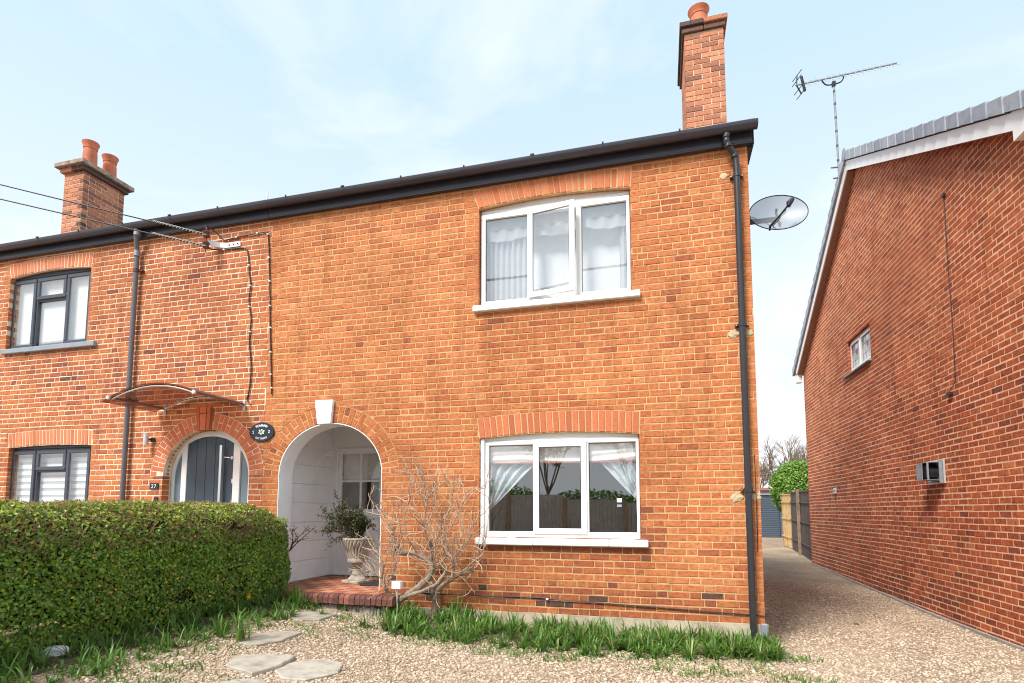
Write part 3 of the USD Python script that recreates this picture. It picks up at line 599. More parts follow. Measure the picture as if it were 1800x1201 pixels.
# ------------------------------------------------------------------ fascia, gutters, downpipes, roofs
def sweep_x(prof, x0, x1, mb, n=2):
    p = np.asarray(prof, float); m = len(p); v = [(x, y, z) for x in np.linspace(x0, x1, n) for y, z in p]
    return mb.add(v, [(i*m+k, i*m+(k+1) % m, (i+1)*m+(k+1) % m, (i+1)*m+k) for i in range(n-1) for k in range(m)])
GZ, GY = 5.505, -0.128
tt = np.linspace(0, math.pi, 13)
gut = [(GY+0.062*math.cos(t), GZ-0.072*math.sin(t)**0.8) for t in tt][::-1]; gut = gut+[(y*1.0+(GY-y)*0.06, z+0.003) for y, z in gut[::-1]]
for th, x0, x1 in ((cottage, XD-0.02, 1.092), (cottage_27, XL, XD-0.024)):
    emit('fascia', MB().box((x0, -0.058, 5.345), (min(x1, 1.05), -0.008, 5.50), c=0.006).box((x0, -0.062, 5.332), (min(x1, 1.05), -0.002, 5.344)), 'gutter_black', th)
    g = sweep_x(gut, x0, x1, MB())
    if th is cottage: g.add([(1.092, y, z) for y, z in gut[:13]]+[(1.092, GY, GZ)], [(k, k+1, 13) for k in range(12)])
    emit('gutter', g, 'gutter_black', th, smooth=35)
    xs = np.arange(x0+0.35, x1-0.05, 0.82)
    for k, x in enumerate(xs):
        big = k % 3 == 1; w = 0.045 if big else 0.018; s_ = 1.07
        sw = sweep_x([(GY+(y-GY)*s_, GZ+(z-GZ)*s_+0.004) for y, z in gut], x, x+w, MB()); sw.box((x, GY-0.075, GZ+0.003), (x+w, GY-0.055, GZ+0.022), c=0.003)
        emit('gutter_clip', sw, 'gutter_black', th)
emit('fascia_end', MB().box((1.05, -0.055, 5.32), (1.066, 0.35, 5.56), c=0.004).box((1.006, 0.0, 5.30), (1.05, 0.4, 5.345)), 'gutter_black', cottage)
for th, x0, x1 in ((cottage, XD, 1.075), (cottage_27, XL, XD-0.004)):
    mb = MB(); sl = 0.58
    for y0, y1, z0, z1 in ((-0.10, 3.6, 5.51, 5.51+3.7*sl), (7.4, 3.6, 5.51, 5.51+3.7*sl)):
        mb.add([(x, y, z+dz) for x in (x0, x1) for dz in (0, 0.06) for y, z in ((y0, z0), (y1, z1))], [(0, 1, 3, 2), (4, 6, 7, 5), (0, 4, 5, 1), (2, 3, 7, 6), (0, 2, 6, 4), (1, 5, 7, 3)])
    emit('roof', mb, 'roof_slab', th)
emit('vent_pipe', MB().tube([(-5.45, 0.5, 5.8), (-5.45, 0.5, 6.08)], 0.012), 'galvanised', cottage_27)
dp = thing('downpipe', parent=cottage)
emit('pipe', MB().tube(bend([(0.785, -0.128, 5.43), (0.785, -0.126, 5.36), (0.787, -0.122, 5.33), (0.862, -0.075, 5.215), (0.878, -0.064, 5.17), (0.880, -0.062, 5.1)], 30), 0.033, 14).tube([(0.880, -0.062, 5.1), (0.884, -0.062, 0.06)], 0.033, 14), 'pipe_black', dp, smooth=50)
for x, y, z in ((0.785, -0.128, 5.40), (0.800, -0.115, 5.30), (0.868, -0.07, 5.20)): emit('collar', MB().tube([(x, y, z-0.018), (x, y, z+0.018)], 0.039, 14), 'pipe_black', dp, smooth=50)
for z in (4.99, 3.36, 1.64):
    mb = MB().tube([(0.882, -0.062, z-0.022), (0.882, -0.062, z+0.022)], 0.038, 14).box((0.815, -0.035, z-0.014), (0.949, -0.004, z+0.014), c=0.004)
    emit('clip', mb, 'pipe_black', dp)
    bolts = MB().tube([(0.826, -0.036, z), (0.826, -0.046, z)], 0.006).tube([(0.938, -0.036, z), (0.938, -0.046, z)], 0.006); emit('bolt', bolts, 'galvanised', dp)
for x, z, s in ((0.76, 5.03, 0.045), (0.80, 3.28, 0.055), (0.955, 3.285, 0.035), (0.775, 1.565, 0.06), (0.96, 1.575, 0.05)):
    m = trimesh.creation.icosphere(3, s); v = m.vertices*(1.0, 0.16, 0.85); v = v*(0.45+1.0*meshkit.fbm(m.vertices*34+x*9, 3, 3)[:, None]); emit('mortar_patch', MB().add(v+(x, -0.002, z), m.faces), 'filler', cottage)
emit('overflow', MB().box((0.955, -0.075, 0.19), (1.02, -0.02, 0.315), c=0.008), 'lead', cottage)
dp = thing('downpipe', parent=cottage_27)
emit('pipe', MB().tube(bend([(-7.125, -0.128, 5.43), (-7.125, -0.12, 5.35), (-7.14, -0.11, 5.31), (-7.165, -0.075, 5.17), (-7.168, -0.062, 5.08)], 24), 0.034, 14).tube([(-7.168, -0.062, 5.1), (-7.168, -0.062, 0.3)], 0.034, 14), 'pipe_grey', dp, smooth=50)
emit('collar', MB().tube([(-7.125, -0.12, 5.39), (-7.125, -0.12, 5.34)], 0.042, 14), 'lead', dp, smooth=50); emit('collar', MB().tube([(-7.166, -0.064, 5.14), (-7.166, -0.064, 5.06)], 0.042, 14), 'lead', dp, smooth=50)
for z in (4.85, 2.98): emit('clip', MB().tube([(-7.168, -0.062, z-0.025), (-7.168, -0.062, z+0.025)], 0.040, 14).box((-7.135, -0.05, z-0.012), (-7.07, -0.004, z+0.012)), 'rust_brown', dp)

# ------------------------------------------------------------------ chimneys
def chimney(th, x0, x1, y0, y1, zb, zt, cap, pots, mat='chimney_brick', seed=1, label=None, stains=None):
    ch = thing('chimney', parent=th, label=label); r = np.random.RandomState(seed); j = 0.010; c = 0.0757
    emit('mortar', MB().box((x0+0.007, y0+0.007, zb), (x1-0.007, y1-0.007, zt)), 'white_mortar' if th is cottage_27 else 'white_mortar', ch)
    z = zb; k = 0
    W_, D_ = x1-x0, y1-y0
    while z < zt-0.05:
        z1 = min(z+c-j, zt)
        def row(L, first):
            out, u, i = [], 0.0, 0
            while u < L-0.02:
                l = first if i == 0 else 0.215; l = min(l, L-u)
                if L-u-l < 0.06: l = L-u
                out.append((u, u+l)); u += l+j; i += 1
            return out
        for (u, w) in row(W_, 0.215 if k % 2 else 0.1025):
            t = 0.60+0.16*r.randn()
            for yy in ((y0, y0+0.10), (y1-0.10, y1)):
                emit('brick', MB().box((x0+u, yy[0]+r.normal(0, .001), z), (x0+w, yy[1], z1), float(np.clip(t-(stains(x0+u, y0, z) if stains else 0), 0, 1)), c=0.004), mat, ch)
        for (u, w) in row(D_-0.22, 0.1025 if k % 2 else 0.215):
            for xx in ((x0, x0+0.1), (x1-0.1, x1)):
                t = 0.72+0.12*r.randn()-(stains(x1, y0+0.11+u, z) if stains else 0)
                emit('brick', MB().box((xx[0], y0+0.11+u, z), (xx[1]+r.normal(0, .001), y0+0.11+w, z1), float(np.clip(t, 0, 1)), c=0.004), mat, ch)
        z += c; k += 1
    for (o0, o1, z0, z1, m_) in cap:
        n = max(2, int((W_+2*o0)/0.22))
        for q in range(n):
            xa = x0-o0+(W_+2*o0)*q/n; xb = x0-o0+(W_+2*o0)*(q+1)/n-0.008
            emit('corbel_brick', MB().box((xa, y0-o0, z0), (xb, y1+o0, z1), float(np.clip(0.35+0.25*r.randn(), 0, 1)), c=0.008), m_, ch)
    ztop = max(q[3] for q in cap)
    v = [(x0-0.03, y0-0.03, ztop-0.002), (x1+0.03, y0-0.03, ztop-0.002), (x1+0.03, y1+0.03, ztop-0.002), (x0-0.03, y1+0.03, ztop-0.002), (x0+0.12, y0+0.12, ztop+0.10), (x1-0.12, y0+0.12, ztop+0.10), (x1-0.12, y1-0.12, ztop+0.10), (x0+0.12, y1-0.12, ztop+0.10)]
    emit('flaunching', MB().add(v, [(0, 1, 5, 4), (1, 2, 6, 5), (2, 3, 7, 6), (3, 0, 4, 7), (4, 5, 6, 7)]), 'cement', ch)
    for (px_, py_, rad, hh) in pots:
        k_ = rad/0.15
        prof = [(0.150*k_, 0), (0.140*k_, hh*0.55), (0.128*k_, hh*0.74), (0.140*k_, hh*0.755), (0.140*k_, hh*0.78), (0.146*k_, hh*0.86), (0.172*k_, hh*0.97), (0.172*k_, hh), (0.135*k_, hh), (0.110*k_, hh*0.6)]
        emit('pot', MB().lathe(prof, 28, (px_, py_, ztop+0.04)), 'terracotta', ch, smooth=40)
chimney(cottage, 0.477, 0.992, 1.50, 2.55, 6.35, 8.03, [(0.030, 0, 8.032, 8.105, 'chimney_brick'), (0.058, 0, 8.112, 8.185, 'chimney_brick')], [(0.70, 1.80, 0.130, 0.38)], seed=3, label='right-hand chimney with one pot')
def soot(x, y, z):
    return (0.24*(0.5+blot(y*9, z*9, 1.0, 4)) if (y-0.70 < 0.24 and x > -9.5) else 0.0)+max(0, blot(y*2.2, z*1.1, 1.0, 14)-0.52)*2.2*(x > -9.5)+max(0, (z-6.9))*0.3
chimney(cottage_27, -9.73, -9.295, 0.70, 1.46, 5.75, 7.17, [(0.05, 0, 7.172, 7.245, 'chimney_brick'), (0.11, 0, 7.247, 7.325, 'lichen_stone')], [(-9.49, 0.93, 0.115, 0.47), (-9.49, 1.30, 0.115, 0.44)], seed=5, label='left-hand chimney with two pots', stains=soot)

# ------------------------------------------------------------------ the house on the right
house = thing('brick_house', 'dark red brick gabled house with white bargeboards along the drive', 'house')
YN, YF = 0.02, 9.60                                    # near and far corners of the gable wall
def verge_z(y): return min(5.28+0.5155*(y-0.15), 7.90-0.6*(y-5.03)) if y > -5 else 0
APY = 5.03; gz0 = -0.1
gab = Polygon([(YN, gz0), (YF, gz0), (YF, 5.14), (APY, 7.79), (YN, 5.18)])
RWIN = (4.795, 6.03, 4.065, 4.708)
rop = sbox(RWIN[0], RWIN[2], RWIN[1], RWIN[3])
wall = thing('wall', parent=house)
emit('mortar', extrude(gab.difference(rop.buffer(0.003)), -0.25, -0.0017, GABLE), 'pink_mortar', wall)
def tone_gable(u, v, h, r):
    t = 0.52+0.13*r.randn()+0.60*(blot(u*0.8, v, 1.1, 21)-0.5)
    if v > 3.2: t += 0.13
    if v < 0.45: t -= 0.10
    return float(np.clip(t, 0, 1))
put_bricks(lay(gab.difference(rop), YN, YF, -0.08, 7.8, GABLE, tone_gable, course=0.0757, joint=0.0108, bond='stretcher', jit=0.0012, seed=71, near=rop.buffer(0.02)), 'dark_brick', wall)
fv = MB(); 
for y0, y1 in zip(np.arange(0, 9.6, 0.8), np.arange(0.8, 10.4, 0.8)):
    za, zb = float(ground_z(3.55, y0)), float(ground_z(3.55, y1)); v = [(x, y, z) for y, zt in ((y0, za), (y1-0.004, zb)) for x in (3.555, 3.592) for z in (zt-0.1, zt+0.035)]
    fv.add(v, [(0, 1, 3, 2), (4, 6, 7, 5), (0, 4, 5, 1), (2, 3, 7, 6), (1, 5, 7, 3), (0, 2, 6, 4)])
emit('footing', fv, 'grey_concrete', house)
# front wall round the corner, out of the picture but closing the house
emit('front_wall', MB().box((3.86, YN+0.001, -0.1), (9.0, YN+0.25, 5.2)), 'dark_brick', house)
emit('rear_wall', MB().box((3.86, YF-0.25, -0.1), (9.0, YF-0.001, 5.1)), 'dark_brick', house)
def slope_board(x0, x1, ya, za, yb, zb, h):
    v = [(x, y, z+dz) for x in (x0, x1) for y, z in ((ya, za), (yb, zb)) for dz in (0, h)]
    return MB().add(v, [(0, 1, 3, 2), (4, 6, 7, 5), (0, 4, 5, 1), (2, 3, 7, 6), (1, 5, 7, 3), (0, 2, 6, 4)])
BX = 3.45
emit('bargeboard', slope_board(BX, BX+0.022, 0.16, 5.165, APY, 7.68, 0.185), 'white_upvc', house)
emit('bargeboard', slope_board(BX, BX+0.022, APY, 7.68, 9.70, 4.875, 0.185), 'white_upvc', house)
emit('soffit', slope_board(BX+0.022, GABLE_X-0.002, 0.30, 5.24, APY-0.02, 7.676, 0.01), 'brown_soffit', house); emit('soffit', slope_board(BX+0.022, GABLE_X-0.002, APY+0.02, 7.67, 9.66, 4.89, 0.01), 'brown_soffit', house)
emit('eaves_box', extrude(Polygon([(0.158, 5.05), (0.158, 5.36), (-0.30, 5.13), (-0.30, 5.05)]), 3.452-GABLE_X+0.15+0.0, 0.152, GABLE), 'white_upvc', house)
emit('eaves_box', MB().box((BX, 9.62, 4.72), (BX+0.12, 9.80, 4.95)), 'white_upvc', house)
sfm = MB().box((BX+0.002, -0.3, 5.052), (GABLE_X+0.1, 0.155, 5.064)); emit('soffit', sfm, 'brown_soffit', house)
roof = thing('roof', parent=house)
emit('roof_slab', slope_board(BX+0.04, 9.2, -0.30, 5.13, APY, 7.885, 0.06), 'roof_slab', roof); emit('roof_slab', slope_board(BX+0.04, 9.2, APY, 7.885, 9.85, 4.98, 0.06), 'roof_slab', roof)
r_ = np.random.RandomState(9)
def verge_tiles(ya, za, yb, zb):
    L = math.hypot(yb-ya, zb-za); n = int(L/0.305); 
    for i in range(n):
        s0, s1 = i/n, (i+1)/n; P = lambda s: (ya+(yb-ya)*s, za+(zb-za)*s)
        (y0, z0), (y1, z1) = P(s0-0.006), P(s1+0.10/n)
        lo = 0.035*0; v = []
        for xa, xb in ((BX-0.048, BX-0.030), (BX+0.30, BX+0.30)):
            v += [(xa, y0, z0-0.005), (xa, y0, z0+0.180), (xb, y1, z1+0.155), (xb, y1, z1+0.005)]
        mb = MB().add(v, [(0, 1, 2, 3), (4, 7, 6, 5), (0, 4, 5, 1), (1, 5, 6, 2), (2, 6, 7, 3), (0, 3, 7, 4)], r_.rand())
        emit('verge_tile', mb, 'slate', roof)
verge_tiles(-0.32, 5.12, APY, 7.885); verge_tiles(9.86, 4.965, APY, 7.885)
emit('ridge_tile', MB().tube([(BX-0.04, APY, 8.00), (9.2, APY, 8.00)], 0.11, 12), 'slate', roof)
# leaded window in the gable
win = thing('window', parent=house); y0, y1, z0, z1 = RWIN; Mx = lambda u, v, d: np.stack([GABLE_X+0.07-np.asarray(d)+0*u, u, v], -1)
fr = MB()
def ybar(mb, ya, yb, za, zb, xa, xb): return mb.box((xa, ya, za), (xb, yb, zb), c=0.006)
for a in ((y0, y0+0.06, z0, z1), (y1-0.06, y1, z0, z1), (y0+0.06, y1-0.06, z1-0.06, z1), (y0+0.06, y1-0.06, z0, z0+0.06), (5.40, 5.46, z0+0.06, z1-0.06)): ybar(fr, *a, GABLE_X+0.05, GABLE_X+0.11)
emit('frame', fr, 'white_upvc', win)
for ya, yb in ((y0+0.06, 5.40), (5.46, y1-0.06)):
    s = MB(); 
    for a in ((ya-0.01, ya+0.035, z0+0.05, z1-0.05), (yb-0.035, yb+0.01, z0+0.05, z1-0.05), (ya+0.035, yb-0.035, z1-0.095, z1-0.05), (ya+0.035, yb-0.035, z0+0.05, z0+0.095)): ybar(s, *a, GABLE_X+0.035, GABLE_X+0.049)
    emit('sash', s, 'white_upvc' if ya < 5.2 else 'white_upvc', win)
    emit('pane', MB().box((GABLE_X+0.062, ya, z0+0.06), (GABLE_X+0.066, yb, z1-0.06)), 'upper_glass', win)
    ld = MB(); c = (ya+yb)/2
    for t in (0.33, 0.67):
        ld.box((GABLE_X+0.058, ya, z0+0.06+(z1-z0-0.12)*t-0.004), (GABLE_X+0.062, yb, z0+0.06+(z1-z0-0.12)*t+0.004)); ld.box((GABLE_X+0.058, ya+(yb-ya)*t-0.004, z0+0.06), (GABLE_X+0.0615, ya+(yb-ya)*t+0.004, z1-0.06))
    emit('lead_line', ld, 'lead', win)
    fl = MB().box((GABLE_X+0.0565, c-0.03, 4.40), (GABLE_X+0.0575, c+0.03, 4.50)).box((GABLE_X+0.0565, c-0.008, 4.32), (GABLE_X+0.0575, c+0.008, 4.40)); emit('stained_motif', fl, 'red_trim', win)
    emit('gasket', MB().box((GABLE_X+0.034, yb-0.042, z0+0.095), (GABLE_X+0.0345, yb-0.036, z1-0.095)), 'plastic_black', win)
emit('window_sill', MB().box((GABLE_X-0.06, y0-0.02, z0-0.03), (GABLE_X+0.10, y1+0.22, z0-0.002), c=0.006), 'grey_sill', win)
emit('blind', MB().box((GABLE_X+0.16, y0-0.1, z0-0.05), (GABLE_X+0.17, y1+0.1, z1+0.05)), 'blind_white', win)
mb = MB()
for p, q in (((GABLE_X+0.9, 4.3, 3.6), (GABLE_X+0.93, 6.5, 5.1)), ((GABLE_X+0.25, 4.3, 3.6), (GABLE_X+0.9, 4.33, 5.1)), ((GABLE_X+0.25, 6.47, 3.6), (GABLE_X+0.9, 6.5, 5.1)), ((GABLE_X+0.25, 4.3, 3.57), (GABLE_X+0.9, 6.5, 3.6)), ((GABLE_X+0.25, 4.3, 5.1), (GABLE_X+0.9, 6.5, 5.13))): mb.box(p, q)
emit('room', mb, 'pale_room', house)

# metal flue box on the gable
fb = thing('flue_box', 'grey metal box with a dark round flue on the right-hand brick wall', 'flue'); x0 = GABLE_X
emit('wall_plate', MB().box((x0-0.025, 2.36, 1.79), (x0-0.003, 2.82, 2.11), c=0.004), 'galvanised', fb)
g = MB(); g.box((x0-0.19, 2.72, 1.84), (x0-0.025, 2.726, 2.075)); g.box((x0-0.19, 2.40, 2.069), (x0-0.025, 2.72, 2.075)); g.box((x0-0.19, 2.40, 1.84), (x0-0.025, 2.72, 1.846)); g.box((x0-0.196, 2.55, 1.84), (x0-0.19, 2.726, 2.075))
g.box((x0-0.20, 2.39, 1.835), (x0-0.18, 2.405, 2.08)); g.box((x0-0.065, 2.385, 1.80), (x0-0.03, 2.40, 2.10))
emit('housing', g, 'lead', fb)
emit('flue_pipe', MB().tube([(x0-0.17, 2.55, 1.955), (x0-0.02, 2.55, 1.955)], 0.085, 20), 'plastic_black', fb, smooth=40)
emit('drip_tray', MB().box((x0-0.1, 2.45, 1.80), (x0-0.03, 2.62, 1.825), c=0.01), 'lead', fb)
tag(emit('outlet_vent', MB().box((x0-0.03, 7.18, 1.79), (x0-0.002, 7.36, 1.92), c=0.01).box((x0-0.05, 7.2, 1.80), (x0-0.03, 7.34, 1.83), c=0.005).box((x0-0.05, 7.2, 1.86), (x0-0.03, 7.34, 1.89), c=0.005), 'cable_pale'), 'small pale outlet vent low on the red brick gable near the fence', 'vent')
tag(emit('wall_cable', MB().tube(bend([(x0-0.012, 1.90, 5.43), (x0-0.012, 1.92, 4.65), (x0-0.012, 1.91, 3.8), (x0-0.014, 1.925, 3.11), (x0-0.014, 1.95, 3.03), (x0-0.03, 2.06, 2.93)], 40), 0.0042, 6).box((x0-0.03, 1.87, 5.42), (x0-0.002, 1.93, 5.46)).box((x0-0.04, 2.03, 2.89), (x0-0.002, 2.13, 2.93)), 'cable_black'), 'thin black cable hanging down the red brick gable', 'cable')

# ------------------------------------------------------------------ TV aerial on the gable's ridge
ae = thing('tv_aerial', 'grey television aerial with a long comb of rods on a thin mast', 'aerial')
mb = MB().tube([(3.445, 5.45, 7.70), (3.40, 5.33, 9.60)], 0.018, 10); emit('mast', mb, 'lead', ae, smooth=50)
bd = MB()
for t in (0.22, 0.37, 0.52, 0.66, 0.80, 0.93): p = np.array([3.445, 5.45, 7.70])*(1-t)+np.array([3.40, 5.33, 9.60])*t; bd.tube([p-(0, 0, 0.02), p+(0, 0, 0.02)], 0.021, 10)
emit('mast_band', bd, 'plastic_black', ae)
A, Bp = np.array([2.69, 5.135, 9.585]), np.array([4.58, 5.62, 10.02]); dv = (Bp-A)/np.linalg.norm(Bp-A); wv = np.cross(dv, [-0.22, 0.95, 0]); wv = np.array([0.05, -0.05, 1.0])-dv*(np.array([0.05, -0.05, 1.0])@dv); wv /= np.linalg.norm(wv); sv = np.cross(dv, wv)
emit('boom', MB().tube([A, Bp], 0.014, 8), 'lead', ae)
ev = 0.80*wv+0.62*sv*-1; ev /= np.linalg.norm(ev)
for i in range(16):
    c = A+(Bp-A)*(0.11+0.885*i/15); l = 0.135-0.0018*i
    emit('rod', MB().tube([c-ev*l, c+ev*l], 0.006, 6).box(c-0.014, c+0.014), 'lead', ae)
c = A+(Bp-A)*0.075; emit('dipole', MB().tube([c-wv*0.145, c+wv*0.145], 0.026, 8), 'plastic_black', ae)
for s_ in (1, -1):
    rf = MB(); q = A+dv*0.02
    rf.tube([q, q+s_*wv*0.19+dv*0.055], 0.013, 6)
    for t in (0.45, 0.95): p = q+(s_*wv*0.19+dv*0.055)*t; rf.tube([p-sv*0.17, p+sv*0.17], 0.008, 6)
    emit('reflector', rf, 'plastic_black', ae)
mc = np.array([3.40, 5.33, 9.62]); i0, i1 = A+(Bp-A)*0.26, A+(Bp-A)*0.47
emit('boom_bracket', MB().tube(bend([i0, i0-wv*0.05+dv*0.01, mc-dv*0.12, mc+dv*0.12, i1-wv*0.06-dv*0.01, i1], 24), 0.013, 8).box(mc-(0.03, 0.03, 0.05), mc+(0.03, 0.03, 0.04)), 'plastic_black', ae)
emit('wall_clamp', MB().tube([(3.30, 5.40, 7.98), (3.56, 5.46, 8.0)], 0.016, 6).tube([(3.33, 5.40, 7.76), (3.56, 5.46, 7.80)], 0.016, 6).tube(bend([(3.44, 5.44, 7.75), (3.40, 5.2, 7.73), (3.46, 5.0, 7.80), (3.56, 4.8, 7.72)], 16), 0.008, 6), 'lead', ae)

# ------------------------------------------------------------------ satellite dish on the cottage's gable end
sd = thing('satellite_dish', 'grey oval mesh satellite dish on the corner of the cottage', 'satellite dish')
C = np.array([1.345, 0.33, 4.715]); nrm = np.array([-0.10, -0.97, 0.22]); nrm /= np.linalg.norm(nrm); ru = np.cross([0, 0, 1.0], nrm); ru = -ru/np.linalg.norm(ru); ru = ru if ru[0] > 0 else -ru; vu = np.cross(nrm, ru); vu = vu if vu[2] > 0 else -vu
rl = math.radians(-17); e1, e2 = ru*math.cos(rl)+vu*math.sin(rl), -ru*math.sin(rl)+vu*math.cos(rl)
AA, BB = 0.298, 0.222
rr = np.linspace(0, 1, 9); th_ = np.arange(48)*2*math.pi/48; v = []
for r in rr: v += [C+e1*AA*r*math.cos(t)+e2*BB*r*math.sin(t)-nrm*0.065*(1-r*r) for t in th_]
f = [(i*48+k, i*48+(k+1) % 48, (i+1)*48+(k+1) % 48, (i+1)*48+k) for i in range(8) for k in range(48)]
emit('reflector', MB().add(v, f), 'dish_mesh', sd, smooth=True)
emit('rim', MB().tube([C+e1*AA*math.cos(t)+e2*BB*math.sin(t) for t in np.linspace(0, 2*math.pi, 65)], 0.0055, 6), 'plastic_black', sd)
back = C-nrm*0.10
ba = MB().box((1.004, 0.36, 4.62), (1.03, 0.50, 4.76), c=0.004); q0 = np.array([1.03, 0.43, 4.69]); q1 = back+e1*0.0-e2*0.005
ba.tube([q0, q0+(0.08, 0, 0)], 0.03, 8); d_ = q1-q0
hv = np.array([0, 0, 1.0]); 
ba.add([q0+hv*s*0.026+np.array([0, k*0.02, 0]) for k in (0, 1) for s in (-1, 1)]+[q1+hv*s*0.026+np.array([0, k*0.02, 0]) for k in (0, 1) for s in (-1, 1)], [(0, 1, 3, 2), (4, 6, 7, 5), (0, 4, 5, 1), (2, 3, 7, 6), (1, 5, 7, 3), (0, 2, 6, 4)])
for s1, s2 in ((-0.035, 0.085), (0.055, 0.085), (-0.03, -0.09), (0.05, -0.09)): ba.tube([q1, q1+e1*s1+e2*s2], 0.014, 6); ba.tube([q1+e1*s1+e2*s2-nrm*0.01, q1+e1*s1+e2*s2+nrm*0.05], 0.012, 6)
emit('bracket', ba, 'pipe_grey', sd)
l0 = C-e2*0.195-e1*0.035; l1 = C+e1*0.105-e2*0.020+nrm*0.19
arm = MB().tube([l0-nrm*0.05, l0+nrm*0.01, l0*0.55+l1*0.45-e2*0.02, l1-e2*0.03], [0.012, 0.013, 0.011, 0.010], 8); emit('arm', arm, 'plastic_black', sd)
lm = MB().tube([l1-e2*0.045-nrm*0.0, l1-e2*0.01, l1+e2*0.045+e1*0.02], [0.018, 0.032, 0.022], 10).tube([l1, l1-nrm*0.06], [0.028, 0.018], 10); emit('receiver_head', lm, 'plastic_black', sd)
emit('lead_wire', MB().tube(bend([l0*0.5+l1*0.5, l0*0.65+l1*0.35+e1*0.03, l0+e1*0.03+nrm*0.02, back-e2*0.12, q0+(0.05, 0, 0.06), (1.006, 0.42, 4.72)], 30), 0.0045, 6), 'cable_black', sd)

# ------------------------------------------------------------------ service cables
br = thing('cable_bracket', 'white steel bracket with two brown insulators high on the brick wall', 'bracket')
v = []
prof = [(-5.44, -0.004), (-5.66, -0.004), (-5.74, -0.035), (-5.845, -0.135), (-5.875, -0.15)]
bm = MB(); z0 = 5.055
vv = [(x, y-dy, z0+dz) for x, y in prof for dy in (0, 0.010) for dz in (-0.032, 0.038)]
fs = []
for i in range(4): fs += [(4*i+2, 4*i+6, 4*i+7, 4*i+3), (4*i, 4*i+1, 4*i+5, 4*i+4), (4*i+1, 4*i+3, 4*i+7, 4*i+5), (4*i, 4*i+4, 4*i+6, 4*i+2)]
fs += [(0, 2, 3, 1), (16, 17, 19, 18)]
emit('plate', bm.add(vv, fs), 'galvanised', br)
bo = MB()
for x in (-5.48, -5.55, -5.62): bo.tube([(x, -0.012, z0+0.004), (x, -0.022, z0+0.004)], 0.009, 8)
emit('bolt', bo, 'plastic_black', br)
for z, lab in ((5.17, None), (5.015, None)):
    emit('insulator', MB().lathe([(0.005, 0.055), (0.03, 0.05), (0.048, 0.03), (0.04, 0.012), (0.028, 0.0), (0.042, -0.014), (0.048, -0.03), (0.03, -0.045), (0.005, -0.05)], 18, (-5.865, -0.165, z)), 'rust_brown', br, smooth=50)
emit('bolt', MB().tube([(-5.865, -0.165, 4.92), (-5.865, -0.165, 5.27)], 0.009, 8).tube([(-5.90, -0.17, 5.05), (-5.90, -0.17, 5.16)], 0.006, 6), 'rust_brown', br)
for lab, z, far in (('upper of the two overhead black cables running to the wall bracket', 5.175, (-18.0, -4.05, 8.32)), ('lower of the two overhead black cables running to the wall bracket', 5.012, (-18.0, -4.05, 7.98))):
    a = np.array([-5.90, -0.17, z]); b = np.array(far); t = np.linspace(0, 1, 40)[:, None]; p = a+(b-a)*t; p[:, 2] -= 0.12*4*(t[:, 0]*(1-t[:, 0]))*0.5
    cb = thing('overhead_cable', lab, 'cable')
    emit('span', MB().tube(p, 0.0085, 6), 'cable_black', cb)
    w = MB()                                       # the pale binding twisted round the end
    for ph in (0, math.pi): tt = np.linspace(0.0, 0.055, 90); w.tube([a+(b-a)*s+0.012*np.array([0, math.cos(s*900+ph), math.sin(s*900+ph)]) for s in tt], 0.0055, 5)
    emit('binding', w, 'cable_pale', cb)
def clips(mb, pts): 
    for p in pts: mb.box((p[0]-0.014, -0.03, p[1]-0.009), (p[0]+0.014, -0.002, p[1]+0.009), c=0.003)
    return mb
def wire(name, lab, pts, clip_at, y=-0.014, r=0.0085):
    t = thing(name, lab, 'cable'); p = bend([(x, yy if len(q) == 3 else y, z) for q in pts for x, yy, z in ((q if len(q) == 3 else (q[0], y, q[1])),)], 70)
    emit('sheath', MB().tube(p, r, 7), 'cable_black', t); [emit('clip', clips(MB(), [q]), 'white_upvc', t) for q in clip_at]
wire('wall_cable', 'straight black cable clipped down the wall above the house name plaque', [(-5.86, -0.165, 5.22), (-5.885, -0.15, 5.30), (-5.80, -0.07, 5.235), (-5.723, -0.02, 5.149), (-5.648, 5.139), (-5.509, 5.153), (-5.16, 5.166), (-5.03, 5.157), (-4.993, 5.10), (-4.95, 4.58), (-4.915, 3.956), (-4.873, 3.338), (-4.846, 2.935)],
     [(-5.51, 5.153), (-5.17, 5.166), (-5.0, 5.13), (-4.97, 4.80), (-4.945, 4.47), (-4.925, 4.13), (-4.905, 3.83), (-4.888, 3.50), (-4.87, 3.20), (-4.852, 3.02)])
wire('wall_cable', 'wavy black cable clipped down the wall to the door canopy', [(-5.86, -0.16, 4.99), (-5.83, -0.10, 4.985), (-5.72, -0.02, 5.0), (-5.38, 4.985), (-5.32, 4.93), (-5.288, 4.78), (-5.275, 4.62), (-5.245, 4.458), (-5.258, 4.22), (-5.215, 3.98), (-5.225, 3.67), (-5.185, 3.36), (-5.185, 3.13), (-5.207, 2.955), (-5.225, 2.88), (-5.165, 2.812)],
     [(-5.70, 5.0), (-5.285, 4.73), (-5.25, 4.44), (-5.25, 4.15), (-5.222, 3.8)])
wire('wall_cable', 'thin dark wire tacked along the brick wall just above the plinth', [(-2.67, 0.47), (-1.935, 0.463), (-1.374, 0.471), (-0.962, 0.452), (-0.415, 0.436), (0.30, 0.41), (1.0, 0.385)], [(-1.2, 0.458)], r=0.006)
tag(emit('tv_cable_tail', MB().tube(bend([(0.955, -0.05, 2.0), (0.96, -0.012, 1.2), (0.955, -0.012, 1.02)], 12), 0.004, 5), 'cable_black', cottage))

